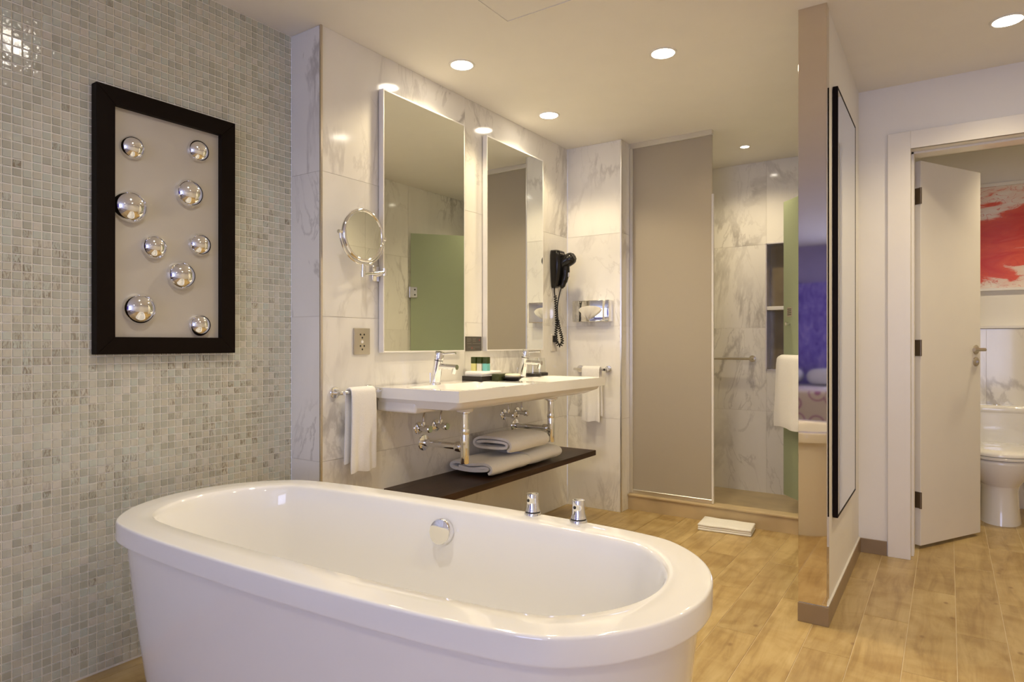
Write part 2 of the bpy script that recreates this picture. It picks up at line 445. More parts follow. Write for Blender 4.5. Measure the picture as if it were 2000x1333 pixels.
COURSES = [0.6, 1.2, 1.8]
def tiled_wall(name, axis, plane, out, u0, u1, z0, z1, label, us, zs, thick=0.12, hole=None):
    """wall backing + marble slabs as children; axis 0: wall in the YZ plane at X=plane, 1: XZ plane at Y=plane; out = +1/-1 face direction"""
    back = plane - out * 0.0025
    def pt(u, d, z): return (d, u, z) if axis == 0 else (u, d, z)
    bm = B()
    if hole:
        (h0, h1, g0, g1) = hole
        for a, b, c, d in ((u0, h0, z0, z1), (h1, u1, z0, z1), (h0, h1, z0, g0), (h0, h1, g1, z1)):
            box(bm, pt(a, back, c), pt(b, back - out * thick, d))
    else:
        box(bm, pt(u0, back, z0), pt(u1, back - out * thick, z1))
    w = obj(name, bm, 'jgrout', label=label, cat='wall', kind='structure')
    g = 0.0008
    zs = [z0] + [z for z in zs if z0 < z < z1] + [z1]; us = [u0] + [u for u in us if u0 < u < u1] + [u1]
    zall = zs
    for i in range(len(us) - 1):
        zs = zall if not hole or us[i] >= hole[0] - 1e-4 and us[i + 1] <= hole[1] + 1e-4 else [z for z in zall if z not in hole[2:] or z in COURSES]
        for j in range(len(zs) - 1):
            if hole and us[i] >= hole[0] - 1e-4 and us[i + 1] <= hole[1] + 1e-4 and zs[j] >= hole[2] - 1e-4 and zs[j + 1] <= hole[3] + 1e-4: continue
            bm = box(B(), pt(us[i] + g, plane - out * 0.009, zs[j] + g), pt(us[i + 1] - g, plane, zs[j + 1] - g))
            obj('tile', bm, 'marble', w)
    return w


# ---- floor of wood-look planks
fl = slab('floor', (XM - 0.1, -0.3, -0.10), (XR + 0.1, YT + 0.1, -0.0022), 'fgrout', 'wood-look plank floor of bathroom and hall', 'floor')
PW = 0.1535
for k in range(-16, 8):
    x0 = 0.024 + PW * k; x1 = x0 + PW
    x0c, x1c = max(x0, XM), min(x1, XR)
    if x1c - x0c < 0.01: continue
    base = 2.51 if k % 2 else 2.95
    for n in range(-5, 5):
        y0 = max(base + 0.88 * n, -0.3); y1 = min(base + 0.88 * (n + 1), YT)
        if y1 - y0 < 0.02: continue
        if x1c < XE + 0.02 and y0 > YE: continue
        if x1c < PXL and y0 > 3.95: continue
        if x1c < PXL: y1 = min(y1, 3.97)
        if y1 - y0 < 0.02: continue
        obj('plank', box(B(), (x0c + 0.0011, y0 + 0.0011, -0.012), (x1c - 0.0011, y1 - 0.0011, 0.0), 0.0007, 1), 'plank', fl)
slab('floor_bedroom', (XM - 0.1, YW - 0.1, -0.10), (XR + 0.1, -0.3, 0.0), 'carpet', 'grey carpet of the bedroom behind the bathroom', 'floor')
sf = slab('floor_shower', (XE, 4.03, -0.05), (PXL, YB, 0.012), 'sandfloor', 'sand coloured stone floor inside the shower', 'floor')
slab('ceiling', (XM - 0.1, YW - 0.1, H), (XR + 0.1, YT + 0.1, H + 0.12), 'ceil', 'smooth warm white ceiling with recessed downlights', 'ceiling')

# ---- mosaic wall
wm = slab('wall_left', (XM - 0.12, -0.3, 0), (XM, YR, H), 'grout', 'wall of small glossy grey green glass mosaic tiles')
PT = 0.026; GA = 0.0030; TH = 0.0032
fwv = Vector((-math.sin(math.radians(33.94)), math.cos(math.radians(33.94)))); rv = Vector((fwv.y, -fwv.x))
def in_view(y, z):
    d = XM * fwv.x + y * fwv.y; u = (XM * rv.x + y * rv.y) / d * 1267 + 1000; v = 670.4 - (z - 1.09) / d * 1267
    return 0 < u < 2000 and 0 < v < 1333, d
def mosaic_tile(bm, y0, y1, z0, z1, tl, sl, tint, streak):
    i = 0.0011
    x = XM + TH
    t1, t2 = random.uniform(-.00022, .00022), random.uniform(-.00022, .00022)
    vs = [bm.verts.new(p) for p in ((XM - .001, y0, z0), (XM - .001, y1, z0), (XM - .001, y1, z1), (XM - .001, y0, z1),
          (x - t1 - t2, y0 + i, z0 + i), (x + t1 - t2, y1 - i, z0 + i), (x + t1 + t2, y1 - i, z1 - i), (x - t1 + t2, y0 + i, z1 - i))]
    for f in ((4, 5, 6, 7), (0, 1, 5, 4), (1, 2, 6, 5), (2, 3, 7, 6), (3, 0, 4, 7)):
        fc = bm.faces.new([vs[q] for q in f]); fc[tl] = tint; fc[sl] = streak
cells = []
yj = [1.764 - PT * k for k in range(0, 80)]; zj = [1.02 + PT * k for k in range(-40, 54)]
for yt in [YR] + yj:
    y1 = yt; y0 = 1.764 if yt == YR else yt - PT
    if y0 < -0.29: continue
    for z0 in zj:
        z1 = min(z0 + PT, H); z0c = max(z0, 0.0)
        if z1 - z0c < 0.006 or y1 - y0 < 0.006: continue
        vis, d = in_view((y0 + y1) / 2, (z0c + z1) / 2)
        cells.append((0 if vis else 1, d, y0 + GA / 2, y1 - GA / 2, z0c + GA / 2, z1 - GA / 2))
cells.sort()
clump = [(random.uniform(.6, 1.77), random.uniform(.55, 1.65), random.uniform(.05, .16)) for _ in range(26)]
def mlook(y, z):
    p = 0.09 if 0.45 < z < 1.75 else 0.01
    if any((y - a) ** 2 + ((z - b) * .6) ** 2 < r * r * .5 for a, b, r in clump): p = 0.5
    return random.random(), (random.uniform(.25, .8) if random.random() < p else random.uniform(0, .06))
rest = B(); tl = rest.faces.layers.float.new('tint'); sl = rest.faces.layers.float.new('streak')
for i, (v, d, y0, y1, z0, z1) in enumerate(cells):
    t, s_ = mlook((y0 + y1) / 2, (z0 + z1) / 2)
    if i < 300:
        bm = B(); a = bm.faces.layers.float.new('tint'); c = bm.faces.layers.float.new('streak')
        mosaic_tile(bm, y0, y1, z0, z1, a, c, t, s_)
        obj('mosaic_tile', bm, 'mosaic', wm)
    else: mosaic_tile(rest, y0, y1, z0, z1, tl, sl, t, s_)
obj('mosaic_field', rest, 'mosaic', wm, kind='stuff')

# ---- marble walls
tiled_wall('wall_return', 1, YR, -1, XM, XV - 0.004, 0, H, 'narrow marble return between mosaic wall and vanity wall', [], COURSES, 0.10)
tiled_wall('wall_vanity', 0, XV, 1, YR + 0.004, YE, 0, H, 'veined marble wall behind the double washbasin', [2.73], COURSES, 0.10)
tiled_wall('wall_end', 1, YE, -1, XV, XE - 0.004, 0, H, 'narrow marble wall holding the tissue dispenser', [], COURSES, 0.10)
tiled_wall('wall_shower_side', 0, XE, 1, YE + 0.004, YB, 0, H, 'marble side wall hidden behind the frosted shower panel', [], COURSES, 0.10)
NX0, NX1, NZ0, NZ1 = -1.086, -0.76, 0.90, 1.80
tiled_wall('wall_shower_back', 1, YB, -1, XE, PXL, 0, H, 'veined marble back wall of the shower with recessed niche', [NX0, NX1], [0.6, 0.9, 1.2, 1.8], 0.16, hole=(NX0, NX1, NZ0, NZ1))
# niche lining
nb = B()
box(nb, (NX0, YB + .11, NZ0), (NX1, YB + .16, NZ1))
obj('wall_niche', nb, 'niche', label='brown tiled niche recessed in the shower wall', cat='niche', kind='structure')
nf = B()
for a, b in (((NX0 - .004, YB - .006, NZ0 - .006), (NX0 + .004, YB + .12, NZ1 + .006)), ((NX1 - .004, YB - .006, NZ0 - .006), (NX1 + .004, YB + .12, NZ1 + .006)),
             ((NX0, YB - .006, NZ0 - .006), (NX1, YB + .12, NZ0 + .002)), ((NX0, YB - .006, NZ1 - .002), (NX1, YB + .12, NZ1 + .006))): box(nf, a, b)
obj('trim_niche', nf, 'alu', label='aluminium edging around the shower niche', cat='trim', kind='structure')
obj('niche_shelf', box(B(), (NX0 + .004, YB - .004, 1.326), (NX1 - .004, YB + .11, 1.352), .002, 1), 'white', label='white stone shelf across the shower niche', cat='shelf')

# ---- bronze/steel edging at the marble corners
obj('trim_1', box(B(), (XV - .006, YR - .003, 0), (XV + .0035, YR + .0065, H), .001, 1), 'bronze', label='bronze edging on the marble corner beside the mosaic wall', cat='trim', kind='structure')
obj('trim_2', box(B(), (XE - .006, YE - .003, 0), (XE + .0035, YE + .0065, H), .001, 1), 'alu', label='metal edging on the marble corner beside the shower panel', cat='trim', kind='structure')

# ---- partition between vanity area and hall
tiled_wall('wall_partition', 0, PXL, -1, PYN + 0.02, YB, 0, H, 'partition wall clad in marble on its shower side', [3.4, 3.99], COURSES, 0.04)
slab('wall_partition_hall', (PXL + .0425, PYN + .02, 0), (PXR, YD, H), 'paint', 'white painted hall face of the partition wall')
clad = thing('trim_column', 'polished steel cladding on the free end of the partition', 'trim', (PXL, PYN, 0), kind='structure')
obj('front_sheet', box(B(), (PXL - .002, PYN - .002, 0.075), (PXR + .002, PYN, H), .0006, 1), 'steel', clad)
obj('side_sheet', box(B(), (PXR, PYN - .001, 0.078), (PXR + .002, PYN + .055, H)), 'steel', clad)
obj('inner_sheet', box(B(), (PXL - .002, PYN - .001, 0.075), (PXL, PYN + .03, H)), 'steel', clad)
obj('core', box(B(), (PXL, PYN, 0), (PXR, PYN + .02, H)), 'paint', clad)
bb = thing('baseboard_partition', 'taupe tile skirting around the foot of the partition', 'baseboard', (PXL, PYN, 0), kind='structure')
obj('end_tile', box(B(), (PXL - .003, PYN - .009, 0), (PXR + .010, PYN - .001, 0.073), .0008, 1), 'taupe', bb)
for y0, y1 in ((PYN - .001, 3.30), (3.302, YD - .009)):
    obj('skirting_tile', box(B(), (PXR, y0, 0), (PXR + .010, y1, 0.073), .0008, 1), 'taupe', bb)
obj('joint_bead', box(B(), (PXR, PYN + .002, 0.0725), (PXR + .008, YD - .009, 0.079), .002, 1), 'white', bb)
obj('baseboard_hall', box(B(), (PXR + .010, YD - .010, 0), (-0.262, YD, 0.073), .0008, 1), 'taupe', label='short taupe skirting tile between partition and door casing', cat='baseboard', kind='structure')

# ---- toilet door wall
DX0, DX1, DZ = -0.158, 0.44, 2.066
bm = B()
box(bm, (PXR, YD, 0), (DX0 - .012, YD2, H)); box(bm, (DX1 + .012, YD, 0), (XR, YD2, H)); box(bm, (DX0 - .012, YD, DZ + .012), (DX1 + .012, YD2, H))
obj('wall_hall', bm, 'paint', label='white painted hall wall around the toilet doorway', cat='wall', kind='structure')
cs = thing('trim_door_casing', 'white casing and jambs of the toilet doorway', 'casing', (DX0, YD, 0), kind='structure')
for n_, a, b in (('casing', (-.258, YD - .016, 0), (DX0, YD, DZ + .088)), ('casing', (DX1, YD - .016, 0), (DX1 + .1, YD, DZ + .088)), ('casing', (DX0, YD - .0155, DZ), (DX1, YD, DZ + .088)),
                 ('jamb', (DX0 - .012, YD - .012, 0), (DX0, YD2 + .005, DZ)), ('jamb', (DX1, YD - .012, 0), (DX1 + .012, YD2 + .005, DZ)), ('head_jamb', (DX0 - .012, YD - .012, DZ), (DX1 + .012, YD2 + .005, DZ + .012)),
                 ('door_stop', (DX0, YD + .06, 0), (DX0 + .012, YD2 - .045, DZ)), ('door_stop', (DX0, YD + .06, DZ - .012), (DX1, YD2 - .045, DZ))):
    obj(n_, box(B(), a, b, .0015, 1), 'doorpaint', cs)

# ---- toilet room
slab('wall_toilet_back', (PXR - .05, YT, 0), (XR, YT + .1, H), 'paint', 'white upper wall behind the toilet')
slab('wall_toilet_left', (PXL + .0425, YD2, 0), (PXR - .03, YT, H), 'paint', 'white side wall of the toilet room')
slab('wall_toilet_right', (XR, YD2, 0), (XR + .1, YT, H), 'paint', 'white right wall of the toilet room')
tw = tiled_wall('wall_toilet_wainscot', 1, YT - .05, -1, PXR - .03, XR, 0, 1.185, 'marble wainscot behind the toilet', [0.21, 0.81], [0.6], 0.035)
obj('trim_ledge', box(B(), (PXR - .03, YT - .056, 1.1865), (XR, YT, 1.206), .002, 1), 'white', label='white ledge capping the marble wainscot', cat='ledge', kind='structure')
# ---- hall and bedroom shell
slab('wall_right', (XR, YW, 0), (XR + .1, YD2, H), 'paint', 'white side wall of hall and bedroom')
slab('wall_bedroom_left', (XM - .12, YW, 0), (XM, -0.3, H), 'paint', 'white bedroom wall beyond the mosaic')
slab('wall_bedroom_end', (XM, YW - .1, 0), (XR, YW, H), 'lilacwall', 'lilac bedroom end wall')

# ---- shower threshold
th = obj('trim_threshold', box(B(), (XE, 3.957, 0), (PXL, 4.035, 0.088)), 'sand', label='sand stone step at the shower entrance', cat='threshold', kind='structure')
obj('step_cap', box(B(), (XE, 3.948, 0.088), (PXL, 4.04, 0.102), .004, 2), 'sand', th)

# ------------------------------------------------------------------ bathtub
BC = Vector((-1.266, 1.239, 0)); BA, BBH, BROT = 0.871, 0.375, 0.041
def stadium(ins, z, n=144):
    a, b = BA - ins, BBH - ins
    st = a - b; out = []
    for j in range(n):
        t = 2 * PI * j / n; c, s_ = math.cos(t), math.sin(t)
        k = max(-1, min(1, c * 1.818))                     # spread the points along the straight sides
        x = st * (math.sin(k * PI / 2)) * 1.0 + b * c; y = b * math.copysign(abs(s_) ** 0.976, s_)
        out.append(BC + Vector((x * math.cos(BROT) - y * math.sin(BROT), x * math.sin(BROT) + y * math.cos(BROT), z)))
    return out
tub = thing('bathtub', 'large white freestanding oval bathtub beside the mosaic wall', 'bathtub', (BC.x, BC.y, 0))
ZR = 0.59
obj('skirt', loft(B(), [stadium(i, z) for i, z in ((.095, 0.0), (.092, .02), (.070, .15), (.050, .30), (.037, .42), (.029, .50), (.027, .538))], True, False), 'acrylic', tub, 40)
prof = [(.030, .537), (.004, .5362), (.0008, .5372), (0, .5390), (0, .5420), (0, .5840), (.0006, .5868), (.0020, .5892), (.0042, .5904), (.0080, .5907), (.05, .5907), (.088, .5904), (.0925, .5885), (.097, .583), (.101, .573),
        (.110, .53), (.124, .44), (.143, .34), (.167, .25), (.198, .19), (.232, .16), (.27, .147), (.32, .143), (.360, .142)]
obj('rim_and_basin', loft(B(), [stadium(i, z) for i, z in prof], False, True), 'acrylic', tub, 40)
# overflow disc on the far inner wall
bm = B(); lathe(bm, [(.030, -.02), (.030, .006), (.0375, .008), (.0385, .012), (.0385, .026), (.036, .0295), (.030, .030)], (-1.258, 1.508, 0.522), (0.04, -1, 0.20), 36)
obj('overflow_cap', bm, 'chrome', tub, 40, label='round chrome overflow cap')
bm = B(); lathe(bm, [(.035, 0), (.035, .004), (.03, .007), (.008, .0085)], (BC.x - .05, BC.y, .142), (0, 0, 1), 28); obj('drain', bm, 'chrome', tub, 40)

def tap_handle(x, y, rot, label):
    t = thing('bath_tap_handle', label, 'tap handle', (x, y, ZR), 'chrome handles on the bathtub rim')
    bm = B(); lathe(bm, [(.0245, 0), (.0245, .006), (.023, .0085)], (x, y, ZR), n=32); obj('base_ring', bm, 'chrome', t, 40)
    bm = B(); lathe(bm, [(.0215, .0085), (.0215, .012)], (x, y, ZR), n=32); obj('gap_ring', bm, 'dark', t, 40)
    bm = B(); lathe(bm, [(.0225, .012), (.0215, .016), (.0187, .024), (.0178, .045), (.0178, .060), (.017, .0625), (.012, .0635)], (x, y, ZR), n=32)
    k = obj('knob', bm, 'chrome', t, 40)
    d = Vector((math.sin(rot), -math.cos(rot), 0))
    bm = B(); c = Vector((x, y, ZR + .044)) + d * .0175; lathe(bm, [(.0045, 0), (.0045, .0013)], c, d, 16); obj('mark_dot', bm, 'dark', k)
    bm = B(); c2 = Vector((x, y, ZR)) + d * .0178; box(bm, (c2.x - .0009, c2.y - .0009, ZR + .02), (c2.x + .0009, c2.y + .0009, ZR + .034)); obj('mark_line', bm, 'dark', k)
tap_handle(-1.004, 1.600, -0.25, 'chrome bathtub tap handle under the end of the towel shelf')
tap_handle(-0.856, 1.604, -0.15, 'chrome bathtub tap handle at the shower end of the rim')

# ------------------------------------------------------------------ framed art with chrome half spheres
AY0, AY1, AZ0, AZ1, AF = 0.993, 1.487, 1.052, 1.940, XM + .037
art = thing('dome_picture', 'black framed grey panel with nine chrome half spheres on mosaic wall', 'wall art', (XM, 1.24, AZ0))
fw_ = .058
def mitre(bm, p):  # p: four outer/inner YZ corners extruded from wall to front
    lo = [Vector((XM + .002, y, z)) for y, z in p]; hi = [Vector((AF, y, z)) for y, z in p]
    loft(bm, [lo, hi]); return bm
oc = [(AY0, AZ0), (AY1, AZ0), (AY1, AZ1), (AY0, AZ1)]; ic = [(AY0 + fw_, AZ0 + fw_), (AY1 - fw_, AZ0 + fw_), (AY1 - fw_, AZ1 - fw_), (AY0 + fw_, AZ1 - fw_)]
for i in range(4):
    j = (i + 1) % 4
    bm = mitre(B(), [oc[i], oc[j], ic[j], ic[i]])
    bmesh.ops.bevel(bm, geom=bm.edges[:], offset=.0012, segments=1, affect='EDGES')
    obj('frame_rail', bm, 'blackwood', art)
obj('panel', box(B(), (XM + .003, AY0 + fw_ - .003, AZ0 + fw_ - .003), (XM + .016, AY1 - fw_ + .003, AZ1 - fw_ + .003)), 'grey', art)
for y, z, r in ((1.115, 1.757, .043), (1.346, 1.803, .043), (1.108, 1.554, .0585), (1.312, 1.639, .054), (1.188, 1.427, .0455), (1.352, 1.456, .044), (1.283, 1.335, .0545), (1.138, 1.208, .058), (1.352, 1.157, .043)):
    y += .012 * (y - 1.24)
    bm = B(); R_ = r * .97
    lathe(bm, [(R_ * math.cos(a * PI / 2 / 12), R_ * .80 * math.sin(a * PI / 2 / 12)) for a in range(13)], (XM + .016, y, z), (1, 0, 0), 40)
    obj('dome', bm, 'chrome', art, 60)

# ------------------------------------------------------------------ wall mirrors
def wall_mirror(y0, y1, label):
    z0, z1 = 1.046, 2.235
    t = thing('wall_mirror', label, 'mirror', (XV, (y0 + y1) / 2, z0), 'tall mirrors above the washbasin')
    xf = XV + .034
    obj('backing', box(B(), (XV, y0 + .012, z0 + .012), (xf - .003, y1 - .012, z1 - .012)), 'whitealu', t)
    for a, b in (((XV + .006, y0, z0), (xf, y0 + .007, z1)), ((XV + .006, y1 - .007, z0), (xf, y1, z1)), ((XV + .006, y0 + .007, z0), (xf, y1 - .007, z0 + .007)), ((XV + .006, y0 + .007, z1 - .007), (xf, y1 - .007, z1))):
        obj('frame_rail', box(B(), a, b, .0008, 1), 'whitealu', t)
    obj('glass', box(B(), (xf - .006, y0 + .006, z0 + .006), (xf - .001, y1 - .006, z1 - .006)), 'mirror', t)
wall_mirror(2.094, 2.688, 'tall mirror beside the round shaving mirror')
wall_mirror(2.882, 3.482, 'tall mirror beside the black hair dryer')

# ------------------------------------------------------------------ round shaving mirror on an arm
mc = Vector((-2.055, 1.925, 1.545)); mr = .112
t = thing('shaving_mirror', 'round chrome magnifying mirror on a folding wall arm', 'mirror', (XV, 2.085, 1.37))
bm = B(); rings = []
for i in range(48):
    a = 2 * PI * i / 48; c = mc + Vector((0, math.cos(a), math.sin(a))) * (mr - .006); d = Vector((0, math.cos(a), math.sin(a)))
    rings.append([c + d * (.009 * math.cos(b)) + Vector((1, 0, 0)) * (.013 * math.sin(b)) for b in [2 * PI * q / 12 for q in range(12)]])
rings.append(rings[0]); loft(bm, rings, False, False); bmesh.ops.remove_doubles(bm, verts=bm.verts, dist=1e-5)
obj('ring', bm, 'chrome', t, 60)
bm = B(); lathe(bm, [(mr - .008, 0), (mr - .008, .006)], mc + Vector((.002, 0, 0)), (1, 0, 0), 48); obj('glass', bm, 'mirror', t)
bm = B(); lathe(bm, [(mr - .008, 0), (mr - .03, -.004)], mc - Vector((.002, 0, 0)), (1, 0, 0), 48); obj('back_plate', bm, 'chrome', t, 40)
# yoke hugging the lower half of the ring
bm = B(); tube(bm, [mc + Vector((-.002, math.cos(a) * (mr + .010), math.sin(a) * (mr + .010))) for a in [PI + .0 + (PI) * q / 30 for q in range(31)]], .0055, 10); obj('yoke', bm, 'chrome', t, 60)
for sg in (-1, 1):
    bm = B(); cyl(bm, mc + Vector((-.002, sg * (mr - .004), 0)), mc + Vector((-.002, sg * (mr + .02), 0)), .008, n=16); obj('pivot_knob', bm, 'chrome', t, 40)
pb = mc + Vector((0, 0, -mr - .010)); el = pb + Vector((0, 0, -.042)); ar = Vector((-2.082, 2.078, 1.405))
bm = B(); cyl(bm, pb, el, .007, n=16); lathe(bm, [(.011, -.012), (.011, .012)], el, (0, 0, 1), 20); obj('stem', bm, 'chrome', t, 40)
bm = B(); tube(bm, [el, ar], .0075, 12); lathe(bm, [(.011, -.016), (.011, .016)], ar, (0, 0, 1), 20); obj('arm', bm, 'chrome', t, 40)
bm = B(); tube(bm, [ar + Vector((0, 0, -.008)), Vector((XV + .012, 2.080, 1.397))], .009, 12); obj('link', bm, 'chrome', t, 40)
obj('wall_plate', box(B(), (XV, 2.050, 1.365), (XV + .014, 2.088, 1.435), .003, 2), 'chrome', t, 40)

# ------------------------------------------------------------------ socket plate, plaque
t = thing('socket_plate', 'champagne metal shaver socket plate under the round mirror', 'socket', (XV, 1.992, 1.04))
obj('plate', box(B(), (XV, 1.946, 1.040), (XV + .009, 2.038, 1.155), .002, 2), 'plate', t, 40)
for y, z in ((1.981, 1.127), (2.003, 1.127), (1.992, 1.113), (1.981, 1.077), (2.003, 1.077), (1.992, 1.062)):
    bm = B(); lathe(bm, [(.0042, 0), (.0042, .0008)], (XV + .0088, y, z), (1, 0, 0), 12); obj('hole', bm, 'dark', t)
bm = B(); lathe(bm, [(.007, 0), (.006, .002)], (XV + .0088, 1.992, 1.095), (1, 0, 0), 16); obj('button', bm, 'white', t)
t = thing('notice_plaque', 'small dark grey notice plaque between the two tall mirrors', 'plaque', (XV, 2.81, 1.045))
obj('plate', box(B(), (XV, 2.732, 1.047), (XV + .006, 2.872, 1.125), .001, 1), 'plaque', t)
bm = B()
for i, (y0, y1, z) in enumerate(((2.742, 2.775, 1.113), (2.79, 2.82, 1.113), (2.742, 2.778, 1.106), (2.79, 2.815, 1.106), (2.742, 2.77, 1.099), (2.79, 2.82, 1.099), (2.742, 2.78, 1.087), (2.79, 2.862, 1.087), (2.75, 2.852, 1.068), (2.77, 2.81, 1.058))):
    box(bm, (XV + .006, y0, z - .0012), (XV + .0064, y1, z + .0012))
obj('small_print', bm, 'plaquetext', t)
for y, z in ((2.851, 1.106), (2.784, 1.063)):
    bm = B(); lathe(bm, [(.005, 0), (.005, .0005)], (XV + .006, y, z), (1, 0, 0), 14); obj('red_mark', bm, 'redprint', t)

# ------------------------------------------------------------------ double washbasin
ZS = .893; SX0, SX1, SY0, SY1 = XV, -1.645, 2.06, 3.41; ST = .047
sink = thing('double_washbasin', 'wide white ceramic double washbasin fixed to the marble wall', 'washbasin', (XV, 2.73, .78))
nx, ny = 44, 110; bm = B(); grid = []
def ss(t): t = max(0, min(1, t)); return t * t * (3 - 2 * t)
def ztop(x, y):
    dz = 0
    for c in (2.40, 3.10):
        hw = .275
        s_ = ss((hw - abs(y - c)) / .07) * ss((x - (SX0 + .130)) / .055) * ss((SX1 - .022 - x) / .05)
        dz = max(dz, s_)
    return ZS - .078 * dz
for i in range(nx + 1):
    row = []
    for j in range(ny + 1):
        x = SX0 + (SX1 - SX0) * i / nx; y = SY0 + (SY1 - SY0) * j / ny
        row.append(bm.verts.new((x, y, ztop(x, y))))
    grid.append(row)
for i in range(nx):
    for j in range(ny): bm.faces.new((grid[i][j], grid[i + 1][j], grid[i + 1][j + 1], grid[i][j + 1]))
edge = [grid[i][0] for i in range(nx + 1)] + [grid[nx][j] for j in range(1, ny + 1)] + [grid[i][ny] for i in range(nx - 1, -1, -1)] + [grid[0][j] for j in range(ny - 1, 0, -1)]
low = [bm.verts.new((v.co.x, v.co.y, ZS - ST)) for v in edge]
for i in range(len(edge)):
    k = (i + 1) % len(edge); bm.faces.new((edge[k], edge[i], low[i], low[k]))
bm.faces.new(low)
obj('top_slab', bm, 'ceramic', sink, 35)
def rect_ring(x0, x1, y0, y1, z, r):
    return [Vector((x, y, z)) for x, y in rrect((x0 + x1) / 2, (y0 + y1) / 2, (x1 - x0) / 2, (y1 - y0) / 2, r, 6)]
bm = B()
loft(bm, [rect_ring(SX0, SX1 - .014, SY0 + .022, SY1 - .03, ZS - ST + .001, .02), rect_ring(SX0, SX1 - .020, SY0 + .026, SY1 - .045, ZS - ST - .018, .025), rect_ring(SX0, SX1 - .046, SY0 + .036, SY1 - .13, ZS - ST - .038, .05),
          rect_ring(SX0, SX1 - .12, SY0 + .08, SY1 - .26, ZS - ST - .047, .06)])
obj('bowl_body', bm, 'ceramic', sink, 40)
obj('back_rib', box(B(), (SX0, SY0 + .026, ZS - ST - .063), (SX0 + .235, SY1 - .20, ZS - ST - .008), .012, 3), 'ceramic', sink, 40)
SIPH = ((-1.885, 2.404), (-1.893, 3.212))
for x, y in SIPH:
    bm = B(); lathe(bm, [(.050, 0), (.046, -.02), (.040, -.040), (.038, -.046)], (x, y, ZS - ST - .032), (0, 0, 1), 28); obj('drain_boss', bm, 'ceramic', sink, 40)
for c in (2.40, 3.10):
    bm = B(); lathe(bm, [(.0085, -.004), (.0085, .0015)], (SX0 + .160, c + .005, ZS - .034), (1, 0, .9), 18); obj('overflow_hole', bm, 'dark', sink)
    bm = B(); lathe(bm, [(.026, 0), (.026, .003), (.02, .006), (.006, .007)], (-1.83, c, ZS - .079), (0, 0, 1), 24); obj('drain_plug', bm, 'chrome', sink, 40)

def faucet(x, y, label):
    t = thing('basin_tap', label, 'faucet', (x, y, ZS), 'chrome mixer taps on the washbasin')
    d = Vector((.20, 0, 1)).normalized()
    b0 = Vector((x, y, ZS)); 
    bm = B(); lathe(bm, [(.027, 0), (.027, .004), (.024, .007)], b0, (0, 0, 1), 28); obj('foot', bm, 'chrome', t, 40)
    bm = B(); lathe(bm, [(.0235, -.002), (.0225, .06), (.0215, .115)], b0, d, 28); obj('body', bm, 'chrome', t, 40)
    bm = B(); lathe(bm, [(.0205, .115), (.0205, .119)], b0, d, 28); obj('collar', bm, 'dark', t, 40)
    bm = B(); lathe(bm, [(.0222, .119), (.0222, .152), (.020, .158), (.01, .160)], b0, d, 28); cp = obj('lever_cap', bm, 'chrome', t, 40)
    c = b0 + d * .146; bm = B(); tube(bm, [c + Vector((.01, 0, 0)), c + Vector((.05, 0, .003)), c + Vector((.098, 0, .006))], [.0052, .0046, .0050], 10); obj('lever_pin', bm, 'chrome', cp, 60)
    c = b0 + d * .088; e = c + Vector((.118, 0, -.004))
    bm = B(); cyl(bm, c, e, .0135, .0125, 20); obj('spout', bm, 'chrome', t, 40)
    bm = B(); cyl(bm, e + Vector((-.016, 0, -.005)), e + Vector((-.022, 0, -.030)), .0115, .0105, 20); obj('aerator', bm, 'chrome', t, 40)
    bm = B(); cyl(bm, b0 + Vector((-.03, 0, -.002)), b0 + Vector((-.03, 0, .045)), .003, n=10); lathe(bm, [(.005, .045), (.005, .053)], b0 + Vector((-.03, 0, 0)), n=12); obj('plug_rod', bm, 'chrome', t, 40)
faucet(-2.052, 2.385, 'chrome mixer tap in front of the mirror by the shaving mirror')
faucet(-2.052, 3.150, 'chrome mixer tap in front of the drinking glasses')

# ------------------------------------------------------------------ traps and angle valves under the basin
def trap(x, y, label):
    t = thing('bottle_trap', label, 'trap', (x, y, .50), 'chrome bottle traps under the washbasin')
    zt = ZS - ST - .076
    bm = B(); lathe(bm, [(.030, 0), (.030, -.008), (.024, -.012)], (x, y, zt), n=28); obj('nut', bm, 'chrome', t, 40)
    bm = B(); cyl(bm, (x, y, zt - .010), (x, y, zt - .115), .019, n=24); obj('tailpipe', bm, 'chrome', t, 40)
    bm = B(); lathe(bm, [(.0225, 0), (.0235, -.006), (.0235, -.018), (.0215, -.024)], (x, y, zt - .085), n=28); obj('collar', bm, 'chrome', t, 40)
    bm = B(); lathe(bm, [(.0205, 0), (.0215, -.004), (.0215, -.134), (.019, -.140)], (x, y, zt - .107), n=28); obj('bottle', bm, 'chrome', t, 40)
    bm = B(); lathe(bm, [(.022, -.001), (.022, -.007)], (x, y, zt - .165), n=28); obj('seam', bm, 'chrome', t, 40)
    pz = .600
    bm = B(); cyl(bm, (XV, y, pz), (x, y, pz), .016, n=24); obj('outlet_pipe', bm, 'chrome', t, 40)
    bm = B(); lathe(bm, [(.023, .018), (.025, .022), (.025, .046), (.022, .052)], (x, y, pz), (-1, 0, 0), 24); obj('pipe_nut', bm, 'chrome', t, 40)
    bm = B(); lathe(bm, [(.040, 0), (.038, .004), (.018, .009)], (XV, y, pz), (1, 0, 0), 28); obj('wall_flange', bm, 'chrome', t, 40)
trap(*SIPH[0], 'chrome bottle trap standing in front of the folded towels')
trap(*SIPH[1], 'chrome bottle trap behind the pile of folded towels')
